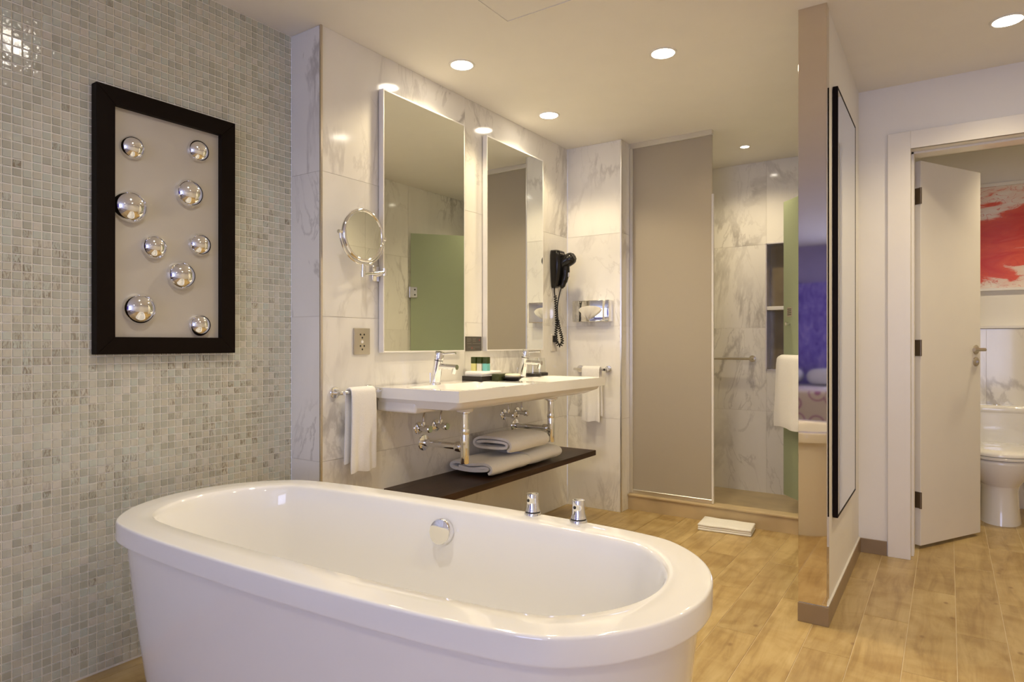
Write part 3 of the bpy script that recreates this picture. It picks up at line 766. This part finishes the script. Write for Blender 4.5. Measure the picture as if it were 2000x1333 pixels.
def valve(y, label):
    z = .676
    t = thing('angle_valve', label, 'valve', (XV, y, z), 'chrome angle valves under the washbasin')
    bm = B(); lathe(bm, [(.031, 0), (.030, .005), (.014, .012)], (XV, y, z), (1, 0, 0), 26); obj('wall_flange', bm, 'chrome', t, 40)
    bm = B(); cyl(bm, (XV + .008, y, z), (XV + .055, y, z), .0125, n=20); obj('body', bm, 'chrome', t, 40)
    bm = B(); lathe(bm, [(.010, .055), (.018, .057), (.0185, .075), (.016, .080)], (XV, y, z), (1, 0, 0), 14); obj('knob', bm, 'chrome', t, 25)
    bm = B(); lathe(bm, [(.009, .008), (.010, .018), (.010, .032), (.007, .034)], (XV + .036, y, z), (0, 0, 1), 16); obj('hose_nut', bm, 'chrome', t, 40)
    bm = B(); tube(bm, curve([(XV + .036, y, z + .03), (XV + .036, y, z + .06), (XV + .05, y - .004, z + .085), (XV + .070, y + .008, z + .108)]), .0048, 8); obj('hose', bm, 'brushed', t, 60)
valve(2.362, 'chrome angle valve nearest the hanging towel')
valve(2.490, 'chrome angle valve left of the front bottle trap')
valve(3.090, 'chrome angle valve in front of the shower side trap flange')
valve(3.230, 'chrome angle valve closest to the end wall')

# ------------------------------------------------------------------ shelf
obj('wall_shelf', box(B(), (XV, 2.13, .394), (-1.815, 3.63, .425), .0012, 1), 'wenge', label='dark brown wooden shelf holding folded towels under the washbasin', cat='shelf')

# ------------------------------------------------------------------ towels
def folded_towel(label, cx, cy, z0, W, Ht, L, turns, tk, rz=0.0, dip=0.0, flip=1):
    path = []
    n = int(turns * 40)
    for i in range(n + 1):
        th = 2 * PI * i / 40
        sh = (tk + .0022) * th / (2 * PI)
        hh = max(Ht / 2 - tk / 2 - sh, .003); hw = max(W / 2 - tk / 2 - sh, .01)
        a = th - PI * .25
        c, s_ = math.cos(a), math.sin(a)
        x = (hw - hh) * math.tanh(1.7 * c) / math.tanh(1.7) + hh * c
        path.append(Vector((x * flip, 0, hh * s_)))
    rings = []
    K = 16
    for q in range(K + 1):
        v = q / K; y = -L / 2 + L * v
        e = .004 * (math.exp(-v * 30) + math.exp(-(1 - v) * 30))
        ring_o, ring_i = [], []
        for i, p in enumerate(path):
            tdir = (path[min(i + 1, n)] - path[max(i - 1, 0)]).normalized(); nn = Vector((tdir.z, 0, -tdir.x))
            w = tk / 2 - e
            j = Vector((.0012 * math.sin(9 * y * 8 + i * .21), .0016 * math.sin(i * .37), .0014 * math.sin(22 * y + i * .11)))
            sag = dip * math.exp(-((p.x) / (W * .22)) ** 2) * (1 if p.z > 0 else .25)
            base = p + j + Vector((0, 0, -sag))
            ring_o.append(base + nn * w); ring_i.append(base - nn * w)
        ring = [Vector((r.x * math.cos(rz) - (y + r.y) * math.sin(rz), r.x * math.sin(rz) + (y + r.y) * math.cos(rz), r.z + Ht / 2)) + Vector((cx, cy, z0)) for r in ring_o + ring_i[::-1]]
        rings.append(ring)
    obj('folded_towel', loft(B(), rings), 'towel', None, 50, label=label, cat='towel', group='folded bath towels on the dark shelf')
folded_towel('white folded bath towel lying in front under the chrome trap', -1.985, 2.745, .425, .29, .090, .35, 1.45, .0205, dip=.014)
folded_towel('white folded bath towel lying at the back of the shelf pile', -1.985, 3.095, .425, .28, .090, .34, 1.45, .0205)
folded_towel('white folded bath towel on top of the shelf pile', -1.975, 2.925, .511, .275, .104, .36, 1.6, .0205, rz=-.03)

def hang_towel(label, c, along, out, width, front, back, tk=.011, rb=.011, amp=.006, seed=0, flare=0.0, group=None):
    c = Vector(c); al = Vector(along); out = Vector(out); rnd = random.Random(seed); ph = [rnd.uniform(0, 6) for _ in range(4)]
    path = []
    R_ = rb + tk / 2 + .001
    nb = 18
    for i in range(nb): path.append((-R_ - .003, -back + back * i / nb, 1 - i / nb))
    for i in range(11):
        a = PI - PI * i / 10; path.append((R_ * math.cos(a) if i else -R_, R_ * math.sin(a), 0))
    for i in range(1, nb + 1): path.append((R_ + .002 + flare * (i / nb), -front * i / nb, i / nb))
    rings = []; W = 18
    for q in range(W + 1):
        u = q / W - .5; oo, ii = [], []
        for i, (o_, z, dd) in enumerate(path):
            a = path[max(i - 1, 0)]; b = path[min(i + 1, len(path) - 1)]
            t_ = Vector((b[0] - a[0], b[1] - a[1])).normalized(); nn = Vector((-t_.y, t_.x))
            wv = amp * dd * (math.sin(u * 11 + ph[0] + z * 3) * .6 + math.sin(u * 23 + ph[1]) * .3)
            e = tk / 2 * (1 - .55 * math.exp(-(0.5 - abs(u)) * 60))
            if i in (0, len(path) - 1): e *= .6
            uu = u * width * (1 + .06 * dd) + .004 * dd * math.sin(z * 14 + ph[2])
            for lst, s_ in ((oo, 1), (ii, -1)):
                lst.append(c + al * uu + out * (o_ + wv + nn.x * e * s_) + Vector((0, 0, z + nn.y * e * s_ + .004 * dd * math.sin(u * 9 + ph[3]))))
        rings.append(oo + ii[::-1])
    return obj('hanging_towel', loft(B(), rings), 'towel', None, 50, label=label, cat='towel', group=group)

def towel_rail(label, c0, c1, wall_n, reach, rr=.0085, name='towel_rail'):
    """bar between c0 and c1 (centres on the wall), wall_n = direction away from the wall"""
    c0, c1, n_ = Vector(c0), Vector(c1), Vector(wall_n)
    t = thing(name, label, 'towel rail', tuple(c0))
    a = (c1 - c0).normalized()
    for c in (c0, c1):
        bm = B(); lathe(bm, [(.025, 0), (.0255, .003), (.0255, .010), (.023, .013), (.012, .0145)], c, n_, 28); obj('rosette', bm, 'chrome', t, 40)
        bm = B(); cyl(bm, c + n_ * .010, c + n_ * (reach + rr), rr, n=18); obj('post', bm, 'chrome', t, 40)
    bm = B(); cyl(bm, c0 + n_ * reach - a * .022, c1 + n_ * reach + a * .022, rr, n=18); obj('bar', bm, 'chrome', t, 40)
towel_rail('chrome towel rail between the mosaic corner and the washbasin', (XV, 1.838, .882), (XV, 2.030, .882), (1, 0, 0), .060)
hang_towel('white hand towel hanging beside the left end of the washbasin', (XV + .060, 1.936, .882), (0, 1, 0), (1, 0, 0), .135, .335, .30, seed=3, amp=.007)
towel_rail('chrome towel rail on the end wall under the tissue dispenser', (-2.035, YE, .918), (-1.832, YE, .918), (0, -1, 0), .060)
hang_towel('white hand towel hanging on the end wall rail', (-1.925, YE - .060, .918), (1, 0, 0), (0, -1, 0), .125, .335, .30, seed=5)
towel_rail('chrome grab rail on the shower back wall', (-1.62, YB, .976), (-1.182, YB, .976), (0, -1, 0), .050, .010, name='grab_rail')

# floor towel
def floor_towel():
    P = [Vector(p) for p in ((-1.213, 3.738, 0), (-0.918, 3.765, 0), (-0.935, 3.935, 0), (-1.23, 3.925, 0))]
    bm = B(); rings = []
    ctr = sum(P, Vector()) / 4
    nlay = 3; lh = .0125
    out = []
    for i in range(4):
        a, b = P[i], P[(i + 1) % 4]
        for s_ in range(12):
            out.append(a.lerp(b, s_ / 12))
    prof = []
    for l in range(nlay):
        for k in range(5):
            a = -PI / 2 + PI * k / 4
            prof.append((.006 * math.cos(a) - .006 - (.002 if l % 2 else 0), l * lh + lh / 2 + lh / 2 * math.sin(a) * .98))
    for ins, z in prof:
        rings.append([p + (p - ctr).normalized() * ins + Vector((0, 0, z + .0012 * math.sin(p.x * 40) * (z / .037))) for p in out])
    for s_, dz in ((.8, .0015), (.5, .002), (.1, .002)):
        rings.append([ctr + (p - ctr) * s_ + Vector((0, 0, nlay * lh + dz + .0015 * math.sin(p.x * 55 + p.y * 30))) for p in out])
    loft(bm, rings)
    obj('bath_mat', bm, 'towel', None, 50, label='white folded towel mat on the floor before the shower step', cat='bath mat')
floor_towel()

# ------------------------------------------------------------------ toiletries on the basin
def ob1(name, bm, mat, label, cat, group=None, smooth=None): return obj(name, bm, mat, None, smooth, label=label, cat=cat, group=group)
TX0, TX1, TY0, TY1 = -2.105, -1.975, 2.66, 2.86
t = thing('amenity_tray', 'black tray with raised sides on the washbasin', 'tray', (-2.04, 2.76, ZS))
bm = B(); box(bm, (TX0, TY0, ZS), (TX1, TY1, ZS + .006), .001, 1); obj('base', bm, 'blackmat', t)
for a, b in (((TX0, TY0, ZS + .005), (TX0 + .006, TY1, ZS + .026)), ((TX1 - .006, TY0, ZS + .005), (TX1, TY1, ZS + .026)), ((TX0 + .006, TY0, ZS + .005), (TX1 - .006, TY0 + .006, ZS + .026)), ((TX0 + .006, TY1 - .006, ZS + .005), (TX1 - .006, TY1, ZS + .026))):
    obj('side', box(B(), a, b, .001, 1), 'blackmat', t)
bm = B(); box(bm, (TX0 + .009, TY0 + .009, ZS + .006), (TX1 - .009, TY1 - .009, ZS + .028), .005, 2); box(bm, (TX0 + .0085, TY0 + .0085, ZS + .0275), (TX1 - .0085, TY1 - .0085, ZS + .050), .009, 3)
ob1('face_towel', bm, 'towel', 'white folded face cloth lying in the black tray', 'towel', smooth=50)
for i, (mat, nm) in enumerate((('yellow', 'yellow'), ('cream', 'cream'), ('teal', 'teal'))):
    x = -2.078 + .0335 * i; y = 2.735 + .006 * i; z = ZS + .0495
    t = thing('toiletry_bottle', 'small square %s bottle with dark green cap on the face cloth' % nm, 'bottle', (x, y, z), 'toiletry bottles on the face cloth')
    obj('bottle_body', box(B(), (x - .0145, y - .0145, z), (x + .0145, y + .0145, z + .040), .002, 2), mat, t)
    obj('cap', box(B(), (x - .0148, y - .0148, z + .040), (x + .0148, y + .0148, z + .074), .002, 2), 'green', t)
    obj('cap_label', box(B(), (x - .008, y - .0152, z + .05), (x + .008, y - .0147, z + .062)), 'label', t)
bm = B(); box(bm, (-1.968, 2.735, ZS), (-1.925, 2.875, ZS + .036), .0015, 1)
ob1('green_carton', bm, 'label', 'flat dark green carton beside the black tray', 'box')
# soap dish
t = thing('soap_dish', 'black saucer holding a cream soap near the basin edge', 'soap dish', (-1.875, 2.81, ZS))
bm = B(); lathe(bm, [(.036, 0), (.040, .006), (.050, .014), (.062, .018), (.0615, .020), (.046, .0165), (.02, .010)], (-1.895, 2.82, ZS), n=32); obj('saucer', bm, 'blackmat', t, 40)
bm = B(); rings = []
for k in range(7):
    a = -PI / 2 + PI * k / 6; rings.append([Vector((-1.895 + (.036 + .010 * math.cos(a)) * math.cos(b), 2.82 + (.028 + .010 * math.cos(a)) * math.sin(b), ZS + .026 + .010 * math.sin(a))) for b in [2 * PI * q / 28 for q in range(28)]])
loft(bm, rings); ob1('soap_bar', bm, 'soap', 'oval cream soap bar on the black saucer', 'soap', smooth=60)
# two tumblers upside down on black coasters
for i, (x, y) in enumerate(((-2.045, 3.268), (-2.060, 3.372))):
    lab = 'beside the mixer tap' if i == 0 else 'next to the end of the basin'
    bm = B(); lathe(bm, [(.044, 0), (.046, .003), (.046, .015), (.043, .018)], (x, y, ZS), n=32)
    ob1('coaster', bm, 'blackmat', 'round black coaster under a glass ' + lab, 'coaster', 'black coasters on the basin', 40)
    z = ZS + .018
    bm = B(); lathe(bm, [(.036, 0), (.0335, .04), (.031, .085), (.0295, .089), (.024, .0895)], (x, y, z), n=32)
    ob1('tumbler', bm, 'glass', 'clear upturned drinking glass ' + lab, 'glass', 'drinking glasses on the basin', 40)

# ------------------------------------------------------------------ hair dryer
t = thing('hair_dryer', 'black wall mounted hair dryer with coiled cord', 'hair dryer', (XV, 3.68, 1.42))
def oval(x, y, z, hx, hy, n=24): return [Vector((x + hx * math.cos(2 * PI * j / n), y + hy * math.sin(2 * PI * j / n), z)) for j in range(n)]
bm = B(); loft(bm, [rect_ring(XV, XV + d, 3.655 - w, 3.655 + w, z, min(r, w * .9, d * .45)) for z, d, w, r in ((1.447, .030, .020, .012), (1.455, .045, .030, .016), (1.50, .062, .040, .02), (1.58, .075, .050, .024), (1.655, .078, .054, .026), (1.682, .070, .050, .026), (1.690, .055, .040, .02))])
obj('holder', bm, 'black', t, 40)
bm = B(); ax = Vector((.9, .06, .42)).normalized()
hc = Vector((XV + .045, 3.672, 1.598))
lathe(bm, [(.030, -.02), (.038, 0), (.042, .03), (.042, .07), (.040, .090), (.034, .104), (.022, .112), (.006, .114)], hc, ax, 28)
bar_ = obj('dryer_barrel', bm, 'black', t, 50)
e_ = hc + ax * .112
bm = B(); lathe(bm, [(.026, 0), (.024, .004), (.010, .005)], e_ - ax * .003, ax, 24); obj('rear_grille', bm, 'blackmat', bar_, 40)
bm = B(); tube(bm, curve([(XV + .085, 3.675, 1.60), (XV + .088, 3.672, 1.54), (XV + .078, 3.668, 1.49), (XV + .060, 3.665, 1.445)], 6), [.026] * 6 + [.022] * 7 + [.018] * 4 + [.012, .010], 16); obj('dryer_handle', bm, 'black', t, 50)
obj('switch', box(B(), (XV + .106, 3.664, 1.515), (XV + .113, 3.680, 1.545), .002, 2), 'brushed', t)
obj('silver_line', box(B(), (XV + .0785, 3.612, 1.662), (XV + .0800, 3.660, 1.665)), 'brushed', t)
# cord: straight lead, then coil down, loop and up to the socket
bm = B(); tube(bm, curve([(XV + .058, 3.665, 1.447), (XV + .046, 3.660, 1.40), (XV + .036, 3.655, 1.33), (XV + .036, 3.660, 1.25), (XV + .040, 3.668, 1.215)], 6), .004, 8); obj('lead', bm, 'black', t, 60)
bm = B(); tube(bm, curve([(XV + .018, 3.648, 1.45), (XV + .018, 3.646, 1.42), (XV + .022, 3.648, 1.39)], 6), .004, 8); obj('lead', bm, 'black', t, 60)
spine = curve([(XV + .024, 3.648, 1.395), (XV + .028, 3.652, 1.31), (XV + .030, 3.655, 1.22), (XV + .026, 3.652, 1.14), (XV + .030, 3.657, 1.095), (XV + .040, 3.675, 1.072), (XV + .048, 3.694, 1.09), (XV + .046, 3.690, 1.13), (XV + .038, 3.672, 1.19), (XV + .034, 3.660, 1.24)], 40)
pts = []; acc = 0
for i, p in enumerate(spine):
    if i: acc += (p - spine[i - 1]).length
    tg = (spine[min(i + 1, len(spine) - 1)] - spine[max(i - 1, 0)]).normalized(); u = (Vector((1, 0, 0)) - tg * tg.x).normalized(); w = tg.cross(u); a = acc / .0150 * 2 * PI
    pts.append(p + (u * math.cos(a) + w * math.sin(a)) * .0088)
fine = curve(pts, 2); bm = B(); tube(bm, fine, .0036, 6); obj('coiled_cord', bm, 'black', t, 60)
t = thing('dryer_socket', 'small black plug in a grey socket under the hair dryer', 'socket', (XV, 3.66, 1.03))
obj('plate', box(B(), (XV, 3.628, 1.035), (XV + .008, 3.702, 1.145), .002, 2), 'jgrout', t)
obj('plug', box(B(), (XV + .008, 3.640, 1.095), (XV + .030, 3.664, 1.138), .004, 2), 'black', t, 40)

# ------------------------------------------------------------------ tissue dispenser
QX0, QX1, QZ0, QZ1, QD = -2.068, -1.803, 1.228, 1.368, .062
t = thing('tissue_dispenser', 'chrome wall tissue dispenser with a tissue sticking out', 'tissue box', ((QX0 + QX1) / 2, YE, QZ0))
bm = B(); box(bm, (QX0, YE - QD, QZ0), (QX1, YE, QZ1), .004, 3); obj('cover', bm, 'chrome', t, 40)
bm = B(); rings = [[Vector(((QX0 + QX1) / 2 + .055 * s_ * math.cos(a), YE - QD - d, (QZ0 + QZ1) / 2 + .010 + .010 * s_ * math.sin(a))) for a in [2 * PI * q / 36 for q in range(36)]] for s_, d in ((1.0, -.002), (1.0, .0008))]
loft(bm, rings); obj('slot', bm, 'dark', t)
bm = B(); rows = []
for i in range(15):
    u = i / 14; row = []
    for j in range(9):
        v = j / 8
        wx = (.082 * (1 - v * .82)) * (2 * u - 1) + .004 * math.sin(v * 5)
        zz = .026 * math.sqrt(max(0, 1 - (2 * u - 1) ** 2)) * (1 - v) - v * .060 + .008
        dd = .003 + .020 * math.sin(PI * min(1, v * .8 + .1)) + .003 * math.sin(u * 19 + v * 4)
        row.append(bm.verts.new(((QX0 + QX1) / 2 + wx, YE - QD - dd, (QZ0 + QZ1) / 2 + zz)))
    rows.append(row)
for i in range(14):
    for j in range(8): bm.faces.new((rows[i][j], rows[i + 1][j], rows[i + 1][j + 1], rows[i][j + 1]))
bmesh.ops.solidify(bm, geom=bm.faces[:], thickness=.0015)
obj('tissue', bm, 'tissue', t, 60)

# ------------------------------------------------------------------ shower screen
GY = 3.990
t = thing('shower_screen', 'tall fixed frosted glass shower panel reaching the ceiling', 'shower screen', (-1.46, GY, .102))
obj('pane', box(B(), (XE + .012, GY - .004, .115), (-1.203, GY + .004, 2.372)), 'frost', t)
obj('top_rail', box(B(), (XE + .001, GY - .016, 2.366), (-1.200, GY + .016, 2.3995), .002, 1), 'alu', t)
obj('bottom_rail', box(B(), (XE + .001, GY - .012, .102), (-1.203, GY + .012, .128), .002, 1), 'alu', t)
obj('wall_channel', box(B(), (XE + .001, GY - .014, .102), (XE + .024, GY + .014, 2.366), .002, 1), 'alu', t)
obj('edge_seal', box(B(), (-1.2055, GY - .010, .104), (-1.1925, GY + .006, 2.005), .002, 1), 'rubber', t)
# glass door hinged on the partition, swung into the shower
hp = Vector((PXL - .012, 3.995, 0)); fe = Vector((-.882, 4.465, 0)); dv = (fe - hp); DL = dv.length; ang = math.atan2(dv.y, dv.x)
t = thing('shower_door', 'green tinted frosted glass shower door standing open', 'shower door', tuple(hp + Vector((0, 0, .112))), rotz=ang)
# local frame: +x from hinge to free edge, +y is the face turned towards the partition
zb, zt_ = 0.0, 1.89
obj('pane', box(B(), (.01, -.004, zb), (DL, .004, zt_)), 'gfrost', t, local=True)
obj('glass_edge', box(B(), (DL - .0002, -.0042, zb), (DL + .0006, .0042, zt_)), 'gedge', t, local=True)
for z in (.20, 1.40):
    h = obj('hinge', box(B(), (.0, -.014, z - .045), (.062, .014, z + .045), .002, 1), 'chrome', t, local=True)
    bm = B(); cyl(bm, (.004, 0, z - .046), (.004, 0, z + .046), .011, n=16); obj('hinge_pin', bm, 'chrome', h, 40, local=True)
    for zz in (-.022, .022):
        bm = B(); cyl(bm, (.042, .013, z + zz), (.042, .0165, z + zz), .007, n=14); obj('screw', bm, 'dark', h, local=True)
bm = B(); cyl(bm, (DL - .075, -.03, 1.10), (DL - .075, .03, 1.10), .011, n=18); obj('knob', bm, 'chrome', t, 40, local=True)
bm = B(); box(bm, (DL - .105, .003, 1.145), (DL - .045, .006, 1.205), .001, 1); obj('safety_sticker', bm, 'plate', t, local=True)
bm = B()
for k in range(4): box(bm, (DL - .098, .0058, 1.155 + k * .012), (DL - .052, .0062, 1.160 + k * .012))
obj('sticker_print', bm, 'dark', t, local=True)
# rail that carries the towel on the door
for x in (.16, DL - .09):
    bm = B(); cyl(bm, (x, .003, .87), (x, .060, .87), .008, n=14); obj('rail_post', bm, 'chrome', t, 40, local=True)
bm = B(); cyl(bm, (.13, .055, .87), (DL - .05, .055, .87), .009, n=16); obj('rail', bm, 'chrome', t, 40, local=True)
Rm = Matrix.Rotation(ang, 3, 'Z')
ex, ey = Rm @ Vector((1, 0, 0)), Rm @ Vector((0, 1, 0))
hang_towel('white bath towel hanging over the shower door rail', hp + ex * (DL - .262) + ey * .055 + Vector((0, 0, .112 + .87)), ex, ey, .40, .42, .38, tk=.022, rb=.012, seed=9, amp=.010, flare=.004)

# ------------------------------------------------------------------ downlights
def downlight(x, y, r, label, power, cone=118, blend=.75, col=WARM, group='recessed ceiling downlights', rad=.05):
    t = thing('downlight', label, 'ceiling light', (x, y, H), group)
    bm = B(); lathe(bm, [(r, 0), (r + .010, 0), (r + .010, -.003), (r + .002, -.004), (r - .003, -.001)], (x, y, H), n=36, cap0=False, cap1=False); obj('trim_ring', bm, 'white', t, 40)
    bm = B(); lathe(bm, [(r - .001, -.0005), (r - .001, -.0025), (r * .5, -.003)], (x, y, H), n=36); obj('lamp', bm, 'lamp', t)
    ld = bpy.data.lights.new('downlight_beam', 'SPOT'); ld.energy = power; ld.color = col; ld.spot_size = math.radians(cone); ld.spot_blend = blend; ld.shadow_soft_size = rad
    lo = bpy.data.objects.new('downlight_beam', ld); COL.objects.link(lo); lo.parent = t; lo.location = (0, 0, -.012)
downlight(-1.901, 2.402, .052, 'round recessed downlight above the mirror by the shaving mirror', 17.5, cone=134, blend=.4)
downlight(-1.906, 3.212, .052, 'round recessed downlight above the mirror by the hair dryer', 17.5, cone=134, blend=.4)
downlight(-1.070, 2.812, .052, 'round recessed downlight in the middle of the vanity ceiling', 33, cone=140, blend=.9)
downlight(0.199, 3.307, .052, 'round recessed downlight in front of the toilet door', 23, cone=140, blend=.9)
downlight(-1.127, 4.455, .027, 'small recessed downlight inside the shower', 14, cone=140, blend=.9, rad=.025)
downlight(-1.30, 1.10, .052, 'round recessed downlight over the bathtub', 17, cone=150, blend=.9, col=(1.0, 0.93, 0.84))
downlight(0.15, 1.30, .052, 'added unseen fill downlight in the hall beyond the bathtub', 28, cone=160, blend=.9)  # assumed unseen lamp, cone widened to brighten the towels under the basin
downlight(0.25, -0.80, .052, 'added unseen fill downlight in the bedroom ceiling in front of the bed', 26, cone=160, blend=.9)  # unseen lamp added to warm the bath skirt and lift the ambient light
downlight(0.55, 4.70, .052, 'round recessed downlight above the toilet', 25)

# ceiling access panel
t = thing('access_panel', 'flush square access panel in the ceiling', 'hatch', (-1.19, 1.88, H))
obj('panel', box(B(), (-1.484, 1.585, H - .0025), (-.888, 2.173, H + .001)), 'ceil', t)
for a, b in (((-1.490, 1.579, H - .0045), (-1.4855, 2.179, H)), ((-.8865, 1.579, H - .0045), (-.882, 2.179, H)), ((-1.4855, 2.1745, H - .0045), (-.8865, 2.179, H)), ((-1.4855, 1.579, H - .0045), (-.8865, 1.5835, H))):
    obj('frame_rail', box(B(), a, b), 'ceil', t)

# ------------------------------------------------------------------ hall mirror on the partition
t = thing('hall_mirror', 'tall dark framed mirror on the hall side of the partition', 'mirror', (PXR, 3.195, .385))
y0, y1, z0, z1 = 2.895, 3.495, .385, 2.125
fr = .011
for a, b in (((PXR + .002, y0, z0), (PXR + .021, y0 + fr, z1)), ((PXR + .002, y1 - fr, z0), (PXR + .021, y1, z1)), ((PXR + .002, y0 + fr, z0), (PXR + .021, y1 - fr, z0 + fr)), ((PXR + .002, y0 + fr, z1 - fr), (PXR + .021, y1 - fr, z1))):
    obj('frame_rail', box(B(), a, b, .001, 1), 'blackwood', t)
obj('glass', box(B(), (PXR + .010, y0 + .009, z0 + .009), (PXR + .0202, y1 - .009, z1 - .009)), 'mirror', t)

# ------------------------------------------------------------------ toilet door
hp = Vector((-.122, 4.045, .018)); fe = Vector((.150, 4.525, .018)); dv = fe - hp; DL = dv.length; ang = math.atan2(dv.y, dv.x)
t = thing('door_1', 'white toilet door standing open with steel lever handle', 'door', tuple(hp), rotz=ang, kind='structure')
DH = 2.036
obj('leaf', box(B(), (.0, -.0, 0), (DL, .040, DH), .002, 1), 'doorpaint', t, local=True)
for z in (.24, 1.046, 1.85):
    h = obj('hinge', box(B(), (-.0025, .004, z - .043), (.0005, .036, z + .043), .0012, 1), 'hinge', t, local=True)
    bm = B(); cyl(bm, (-.004, -.002, z - .043), (-.004, -.002, z + .043), .006, n=12); obj('hinge_pin', bm, 'hinge', h, 40, local=True)
for sg, yy in ((-1, 0), (1, .040)):
    z = 1.035
    bm = B(); lathe(bm, [(.026, 0), (.026, .006), (.022, .009)], (DL - .05, yy, z), (0, sg, 0), 24); hr = obj('handle_rose', bm, 'brushed', t, 40, local=True)
    bm = B(); tube(bm, curve([(DL - .05, yy + sg * .006, z), (DL - .05, yy + sg * .040, z), (DL - .058, yy + sg * .052, z), (DL - .085, yy + sg * .054, z), (DL - .165, yy + sg * .054, z)], 6), .0095, 12); obj('lever', bm, 'brushed', hr, 60, local=True)
    bm = B(); lathe(bm, [(.026, 0), (.026, .006), (.022, .009), (.010, .010)], (DL - .05, yy, z - .068), (0, sg, 0), 24); obj('lock_rose', bm, 'brushed', t, 40, local=True)
    bm = B(); box(bm, (DL - .053, yy + sg * .008, z - .074), (DL - .047, yy + sg * .018, z - .062)); obj('lock_turn', bm, 'brushed', t, local=True)

# ------------------------------------------------------------------ toilet
tx = .262; t = thing('toilet', 'white ceramic close coupled toilet behind the open door', 'toilet', (tx, 5.1, 0))
def ell(cy, rx, ry, z, n=40, p=.86): return [Vector((tx + rx * math.copysign(abs(math.cos(a)) ** p, math.cos(a)), cy + ry * math.copysign(abs(math.sin(a)) ** p, math.sin(a)), z)) for a in [2 * PI * q / n for q in range(n)]]
obj('pedestal', loft(B(), [ell(5.04, .108, .225, 0), ell(5.04, .106, .222, .015), ell(5.04, .098, .212, .10), ell(5.05, .096, .212, .20), ell(5.05, .105, .222, .235)]), 'ceramic', t, 50)
obj('bowl', loft(B(), [ell(5.05, .105, .222, .23), ell(5.05, .135, .245, .27), ell(5.05, .165, .268, .32), ell(5.05, .180, .282, .365), ell(5.05, .182, .284, .385), ell(5.05, .176, .278, .392)]), 'ceramic', t, 50)
obj('seat', loft(B(), [ell(5.045, .178, .282, .394), ell(5.045, .186, .290, .397), ell(5.045, .187, .291, .408), ell(5.045, .183, .287, .412)]), 'ceramic', t, 50)
obj('lid', loft(B(), [ell(5.045, .182, .286, .414), ell(5.045, .187, .291, .418), ell(5.045, .187, .291, .430), ell(5.045, .178, .282, .441), ell(5.045, .13, .22, .449), ell(5.045, .02, .03, .452)]), 'ceramic', t, 50)
bm = B(); loft(bm, [[Vector((x, y, z)) for x, y in rrect(tx, 5.31, w, d, .035, 6)] for z, w, d in ((.385, .175, .080), (.40, .180, .085), (.64, .190, .086))]); obj('tank', bm, 'ceramic', t, 50)
bm = B(); loft(bm, [[Vector((x, y, z)) for x, y in rrect(tx, 5.31, w, d, .035, 6)] for z, w, d in ((.64, .190, .086), (.645, .197, .088), (.672, .198, .088), (.681, .190, .082), (.684, .15, .05))]); obj('tank_lid', bm, 'ceramic', t, 50)
bm = B(); lathe(bm, [(.022, 0), (.022, .004), (.018, .006)], (tx, 5.31, .6835), n=24); obj('flush_button', bm, 'chrome', t, 40)

# ------------------------------------------------------------------ red abstract print
t = thing('red_print', 'white framed red abstract print above the toilet', 'wall art', (.5, YT, 1.44))
x0, x1, z0, z1 = .10, .92, 1.442, 2.165
for a, b in (((x0, YT - .025, z0), (x0 + .018, YT, z1)), ((x1 - .018, YT - .025, z0), (x1, YT, z1)), ((x0 + .018, YT - .025, z0), (x1 - .018, YT, z0 + .018)), ((x0 + .018, YT - .025, z1 - .022), (x1 - .018, YT, z1))):
    obj('frame_rail', box(B(), a, b, .001, 1), 'white', t)
obj('print', box(B(), (x0 + .016, YT - .016, z0 + .016), (x1 - .016, YT - .004, z1 - .018)), 'redart', t)

# ------------------------------------------------------------------ bedroom behind (seen only in reflections)
obj('wall_mural', box(B(), (-2.30, YW, .35), (-.85, YW + .03, 1.90)), 'mural', label='violet tree mural panel behind the bed', cat='mural', kind='structure')
t = thing('bed', 'white bed with a purple floral throw below the violet mural', 'bed', (-1.6, -2.95, 0))
obj('base', box(B(), (-2.28, -3.95, .06), (-.80, -1.92, .30), .01, 2), 'wenge', t)
for x in (-2.2, -.9):
    for y in (-3.85, -2.0): bm = B(); cyl(bm, (x, y, 0), (x, y, .07), .03, n=14); obj('leg', bm, 'black', t)
obj('mattress', box(B(), (-2.29, -3.96, .30), (-.79, -1.91, .54), .05, 4), 'linen', t, 50)
obj('throw', box(B(), (-2.31, -2.75, .22), (-.77, -1.89, .585), .05, 4), 'floral', t, 50)
for x in (-1.92, -1.18):
    bm = B(); rings = []
    for k in range(9):
        a = -PI / 2 + PI * k / 8; s_ = math.cos(a) ** .6 if math.cos(a) > 1e-6 else .02
        rings.append([Vector((px, py, .66 + .10 * math.sin(a))) for px, py in rrect(x, -3.66, .33 * (.55 + .45 * s_), .22 * (.55 + .45 * s_), .08, 5)])
    obj('pillow', loft(bm, rings), 'linen', None, 60, label='white bed pillow %s' % ('near the mosaic side wall' if x < -1.5 else 'on the window side of the bed'), cat='pillow', group='pillows on the bed')
wn = thing('window_1', 'bedroom window letting in cool daylight', 'window', (.1, YW, .3), kind='structure')
for a, b in (((-.80, YW, .30), (-.74, YW + .05, 2.30)), ((.94, YW, .30), (1.0, YW + .05, 2.30)), ((-.74, YW, .30), (.94, YW + .05, .36)), ((-.74, YW, 2.24), (.94, YW + .05, 2.30)), ((.08, YW, .36), (.12, YW + .05, 2.24))):
    obj('window_frame', box(B(), a, b), 'white', wn)
obj('pane', box(B(), (-.74, YW + .002, .36), (.94, YW + .012, 2.24)), 'winglass', wn)
